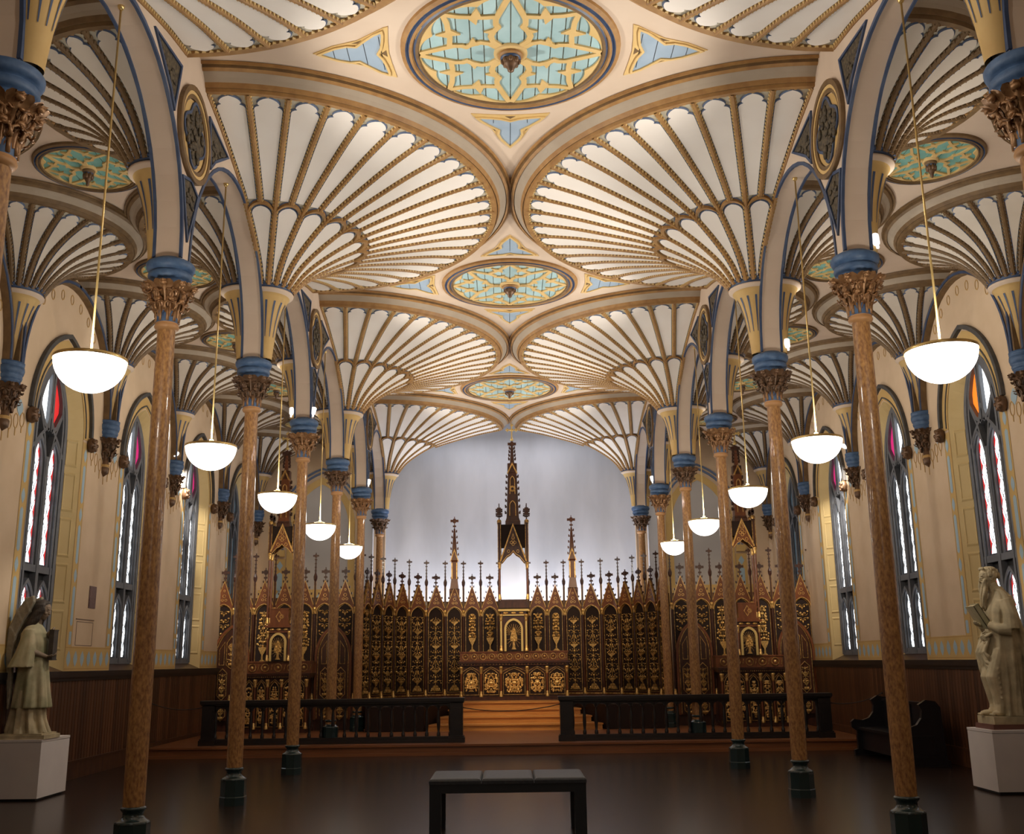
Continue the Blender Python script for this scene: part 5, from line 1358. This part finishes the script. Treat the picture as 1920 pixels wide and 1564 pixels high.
# apostle, facing into the nave from the other side
t = T('apostle_statue', 'pale stone bearded apostle statue in draped cloak holding a book on the white pedestal', 'statue', (6.13, 13.22, .735), pi); t['kind'] = 'thing'
b = MB(); b.box(-.33, .33, -.25, .25, 0, .06); ob('red_base', b, ['redstone'], t)
b = MB(); b.box(-.30, .30, -.23, .23, .06, .15); ob('base_slab', b, ['stone'], t)
b = MB()
robe(b, lerpS([(.15, .0, 0, .20, .19, .06, 8, 0), (.30, .0, 0, .19, .18, .07, 8, .4), (.55, -.01, 0, .19, .185, .05, 8, .9), (.85, -.01, 0, .20, .195, .04, 8, 1.5), (1.20, -.02, 0, .19, .20, .03, 8, 2.0), (1.42, -.03, 0, .18, .22, .025, 8, 2.2), (1.55, -.045, 0, .155, .225, .02, 8, 2.3), (1.63, -.045, 0, .115, .165, .02, 8, 2.3), (1.69, -.03, 0, .085, .105, .02, 8, 2.3), (1.74, -.01, 0, .072, .080, .02, 8, 2.3)]))
for e in (-1, 1):                               # upper arms under the cloak
    b.tube([(-.03, e * .19, 1.56), (-.05, e * .245, 1.38), (-.04, e * .25, 1.20)], [.075, .088, .095], 12)
    b.tube([(-.04, e * .25, 1.20), (.08, e * .19, 1.20), (.17, e * .10, 1.26)], [.088, .068, .045], 12)
for i in range(7):                              # cloak swept across the body in diagonal folds
    f = i / 6
    b.tube([(-.02 - .06 * f, -.22, 1.42 - .12 * f), (.115, -.225, 1.16 - .08 * f), (.225 - .01 * i, -.09, .98 - .07 * i), (.235 - .01 * i, .06, .80 - .05 * i), (.15, .19, .72 - .06 * i)], [.014, .022, .026, .022, .010], 8)
for i in range(6):                              # hem cascades
    y = -.16 + i * .05
    b.tube([(.18, y, 1.10), (.235 + .025 * (i % 2), y - .01, .92), (.225, y + .015, .72 + .03 * i), (.19, y, .52 + .05 * i)], [.016, .026, .026, .006], 8)
for i in range(5): b.tube([(-.12, -.13 + .065 * i, 1.62), (-.235, -.15 + .075 * i, 1.0), (-.26, -.17 + .085 * i, .5), (-.30, -.18 + .09 * i, .16)], [.03, .05, .055, .045], 8)
for y in (-.05, .10): b.tube([(.08, y, .95), (.19, y, .62), (.13, y, .30), (.15, y, .18)], [.08, .09, .075, .07], 12)
remesh(ob('robe', b, ['stone'], t), .009, 1)
b = MB(); head(b, (.06, 0, 1.855), 1, 1.12, tilt=.10)
b.tube([(-.02, 0, 1.62), (.01, 0, 1.72), (.03, 0, 1.78)], [.078, .070, .066], 12)
remesh(ob('head', b, ['stone'], t), .0045, 2)
b = MB(); rnd = random.Random(11)
b.ell((.040, 0, 1.895), (.108, .092, .085), 14, 8)
for i in range(150):                            # short curls all over the scalp
    a, q = rnd.random() * 2 * pi, rnd.random()
    el = -.35 + 1.7 * q; x, y, z = cos(a) * cos(el), sin(a) * cos(el), sin(el)
    if x > .45 and el < .95: continue
    b.ell((.040 + .112 * x, .097 * y, 1.885 + .095 * z), (.019, .019, .023), 6, 4)
for i in range(7): b.ell((.138, -.054 + .018 * i, 1.965 + .006 * (i % 2)), (.017, .013, .021), 6, 4)
remesh(ob('hair', b, ['stone'], t), .0055, 1)
b = MB()
for i in range(11):                             # long wavy beard in separate locks
    y = -.062 + .0124 * i; ph = i * .9
    P = []
    for q in range(15):
        u = q / 14
        P.append((.128 + .065 * u ** .7 + .012 * sin(u * 9 + ph) - .03 * u * u, y * (1.15 - .75 * u) + .010 * sin(u * 11 + ph), 1.805 - .36 * u - .012 * abs(i - 5) * (u - .5)))
    b.tube(P, [.013 + .007 * sin(pi * min(1, q / 11)) - (.010 if q > 12 else 0) for q in range(15)], 6)
for q in range(10):                             # body of the beard under the locks
    u = q / 9; b.ell((.105 + .055 * u ** .7 - .02 * u * u, 0, 1.785 - .30 * u), (.048 - .022 * u, .072 - .045 * u, .045), 10, 6)
for e in (-1, 1): b.tube([(.166, e * .004, 1.806), (.158, e * .035, 1.795), (.140, e * .060, 1.760), (.128, e * .066, 1.72)], [.010, .012, .012, .008], 6)
remesh(ob('beard', b, ['stone'], t), .0055, 1)
b = MB()
def bk(v): return (.22 + v[0] * cos(.5) + v[2] * sin(.5), v[1] - .04, 1.37 - v[0] * sin(.5) + v[2] * cos(.5))
b.box(-.03, .03, -.11, .11, -.15, .15, 0, bk); b.box(-.038, -.03, -.12, .12, -.16, .16, 1, bk); b.box(.03, .038, -.12, .12, -.16, .16, 1, bk); b.box(-.038, .038, .11, .12, -.16, .16, 1, bk)
ob('book', b, ['stone', 'stoneg'], t)
b = MB()
hand(b, (.17, -.10, 1.26), (.8, .5, .0), (0, -.3, -1), .7, -1, 1.15); hand(b, (.16, .11, 1.15), (.8, -.3, -.5), (.2, .8, .2), .8, 1, 1.15)
remesh(ob('hands', b, ['stone'], t), .007, 1)
b = MB()
for y, x in ((-.06, .22), (.11, .15)):
    b.ell((x, y, .185), (.12, .05, .042), 12, 6); b.ell((x - .05, y, .215), (.06, .045, .05), 10, 6)
    for q in range(5): b.ell((x + .11, y + (q - 2) * .018, .172), (.024, .011, .016), 6, 4)
ob('feet', b, ['stone'], t)
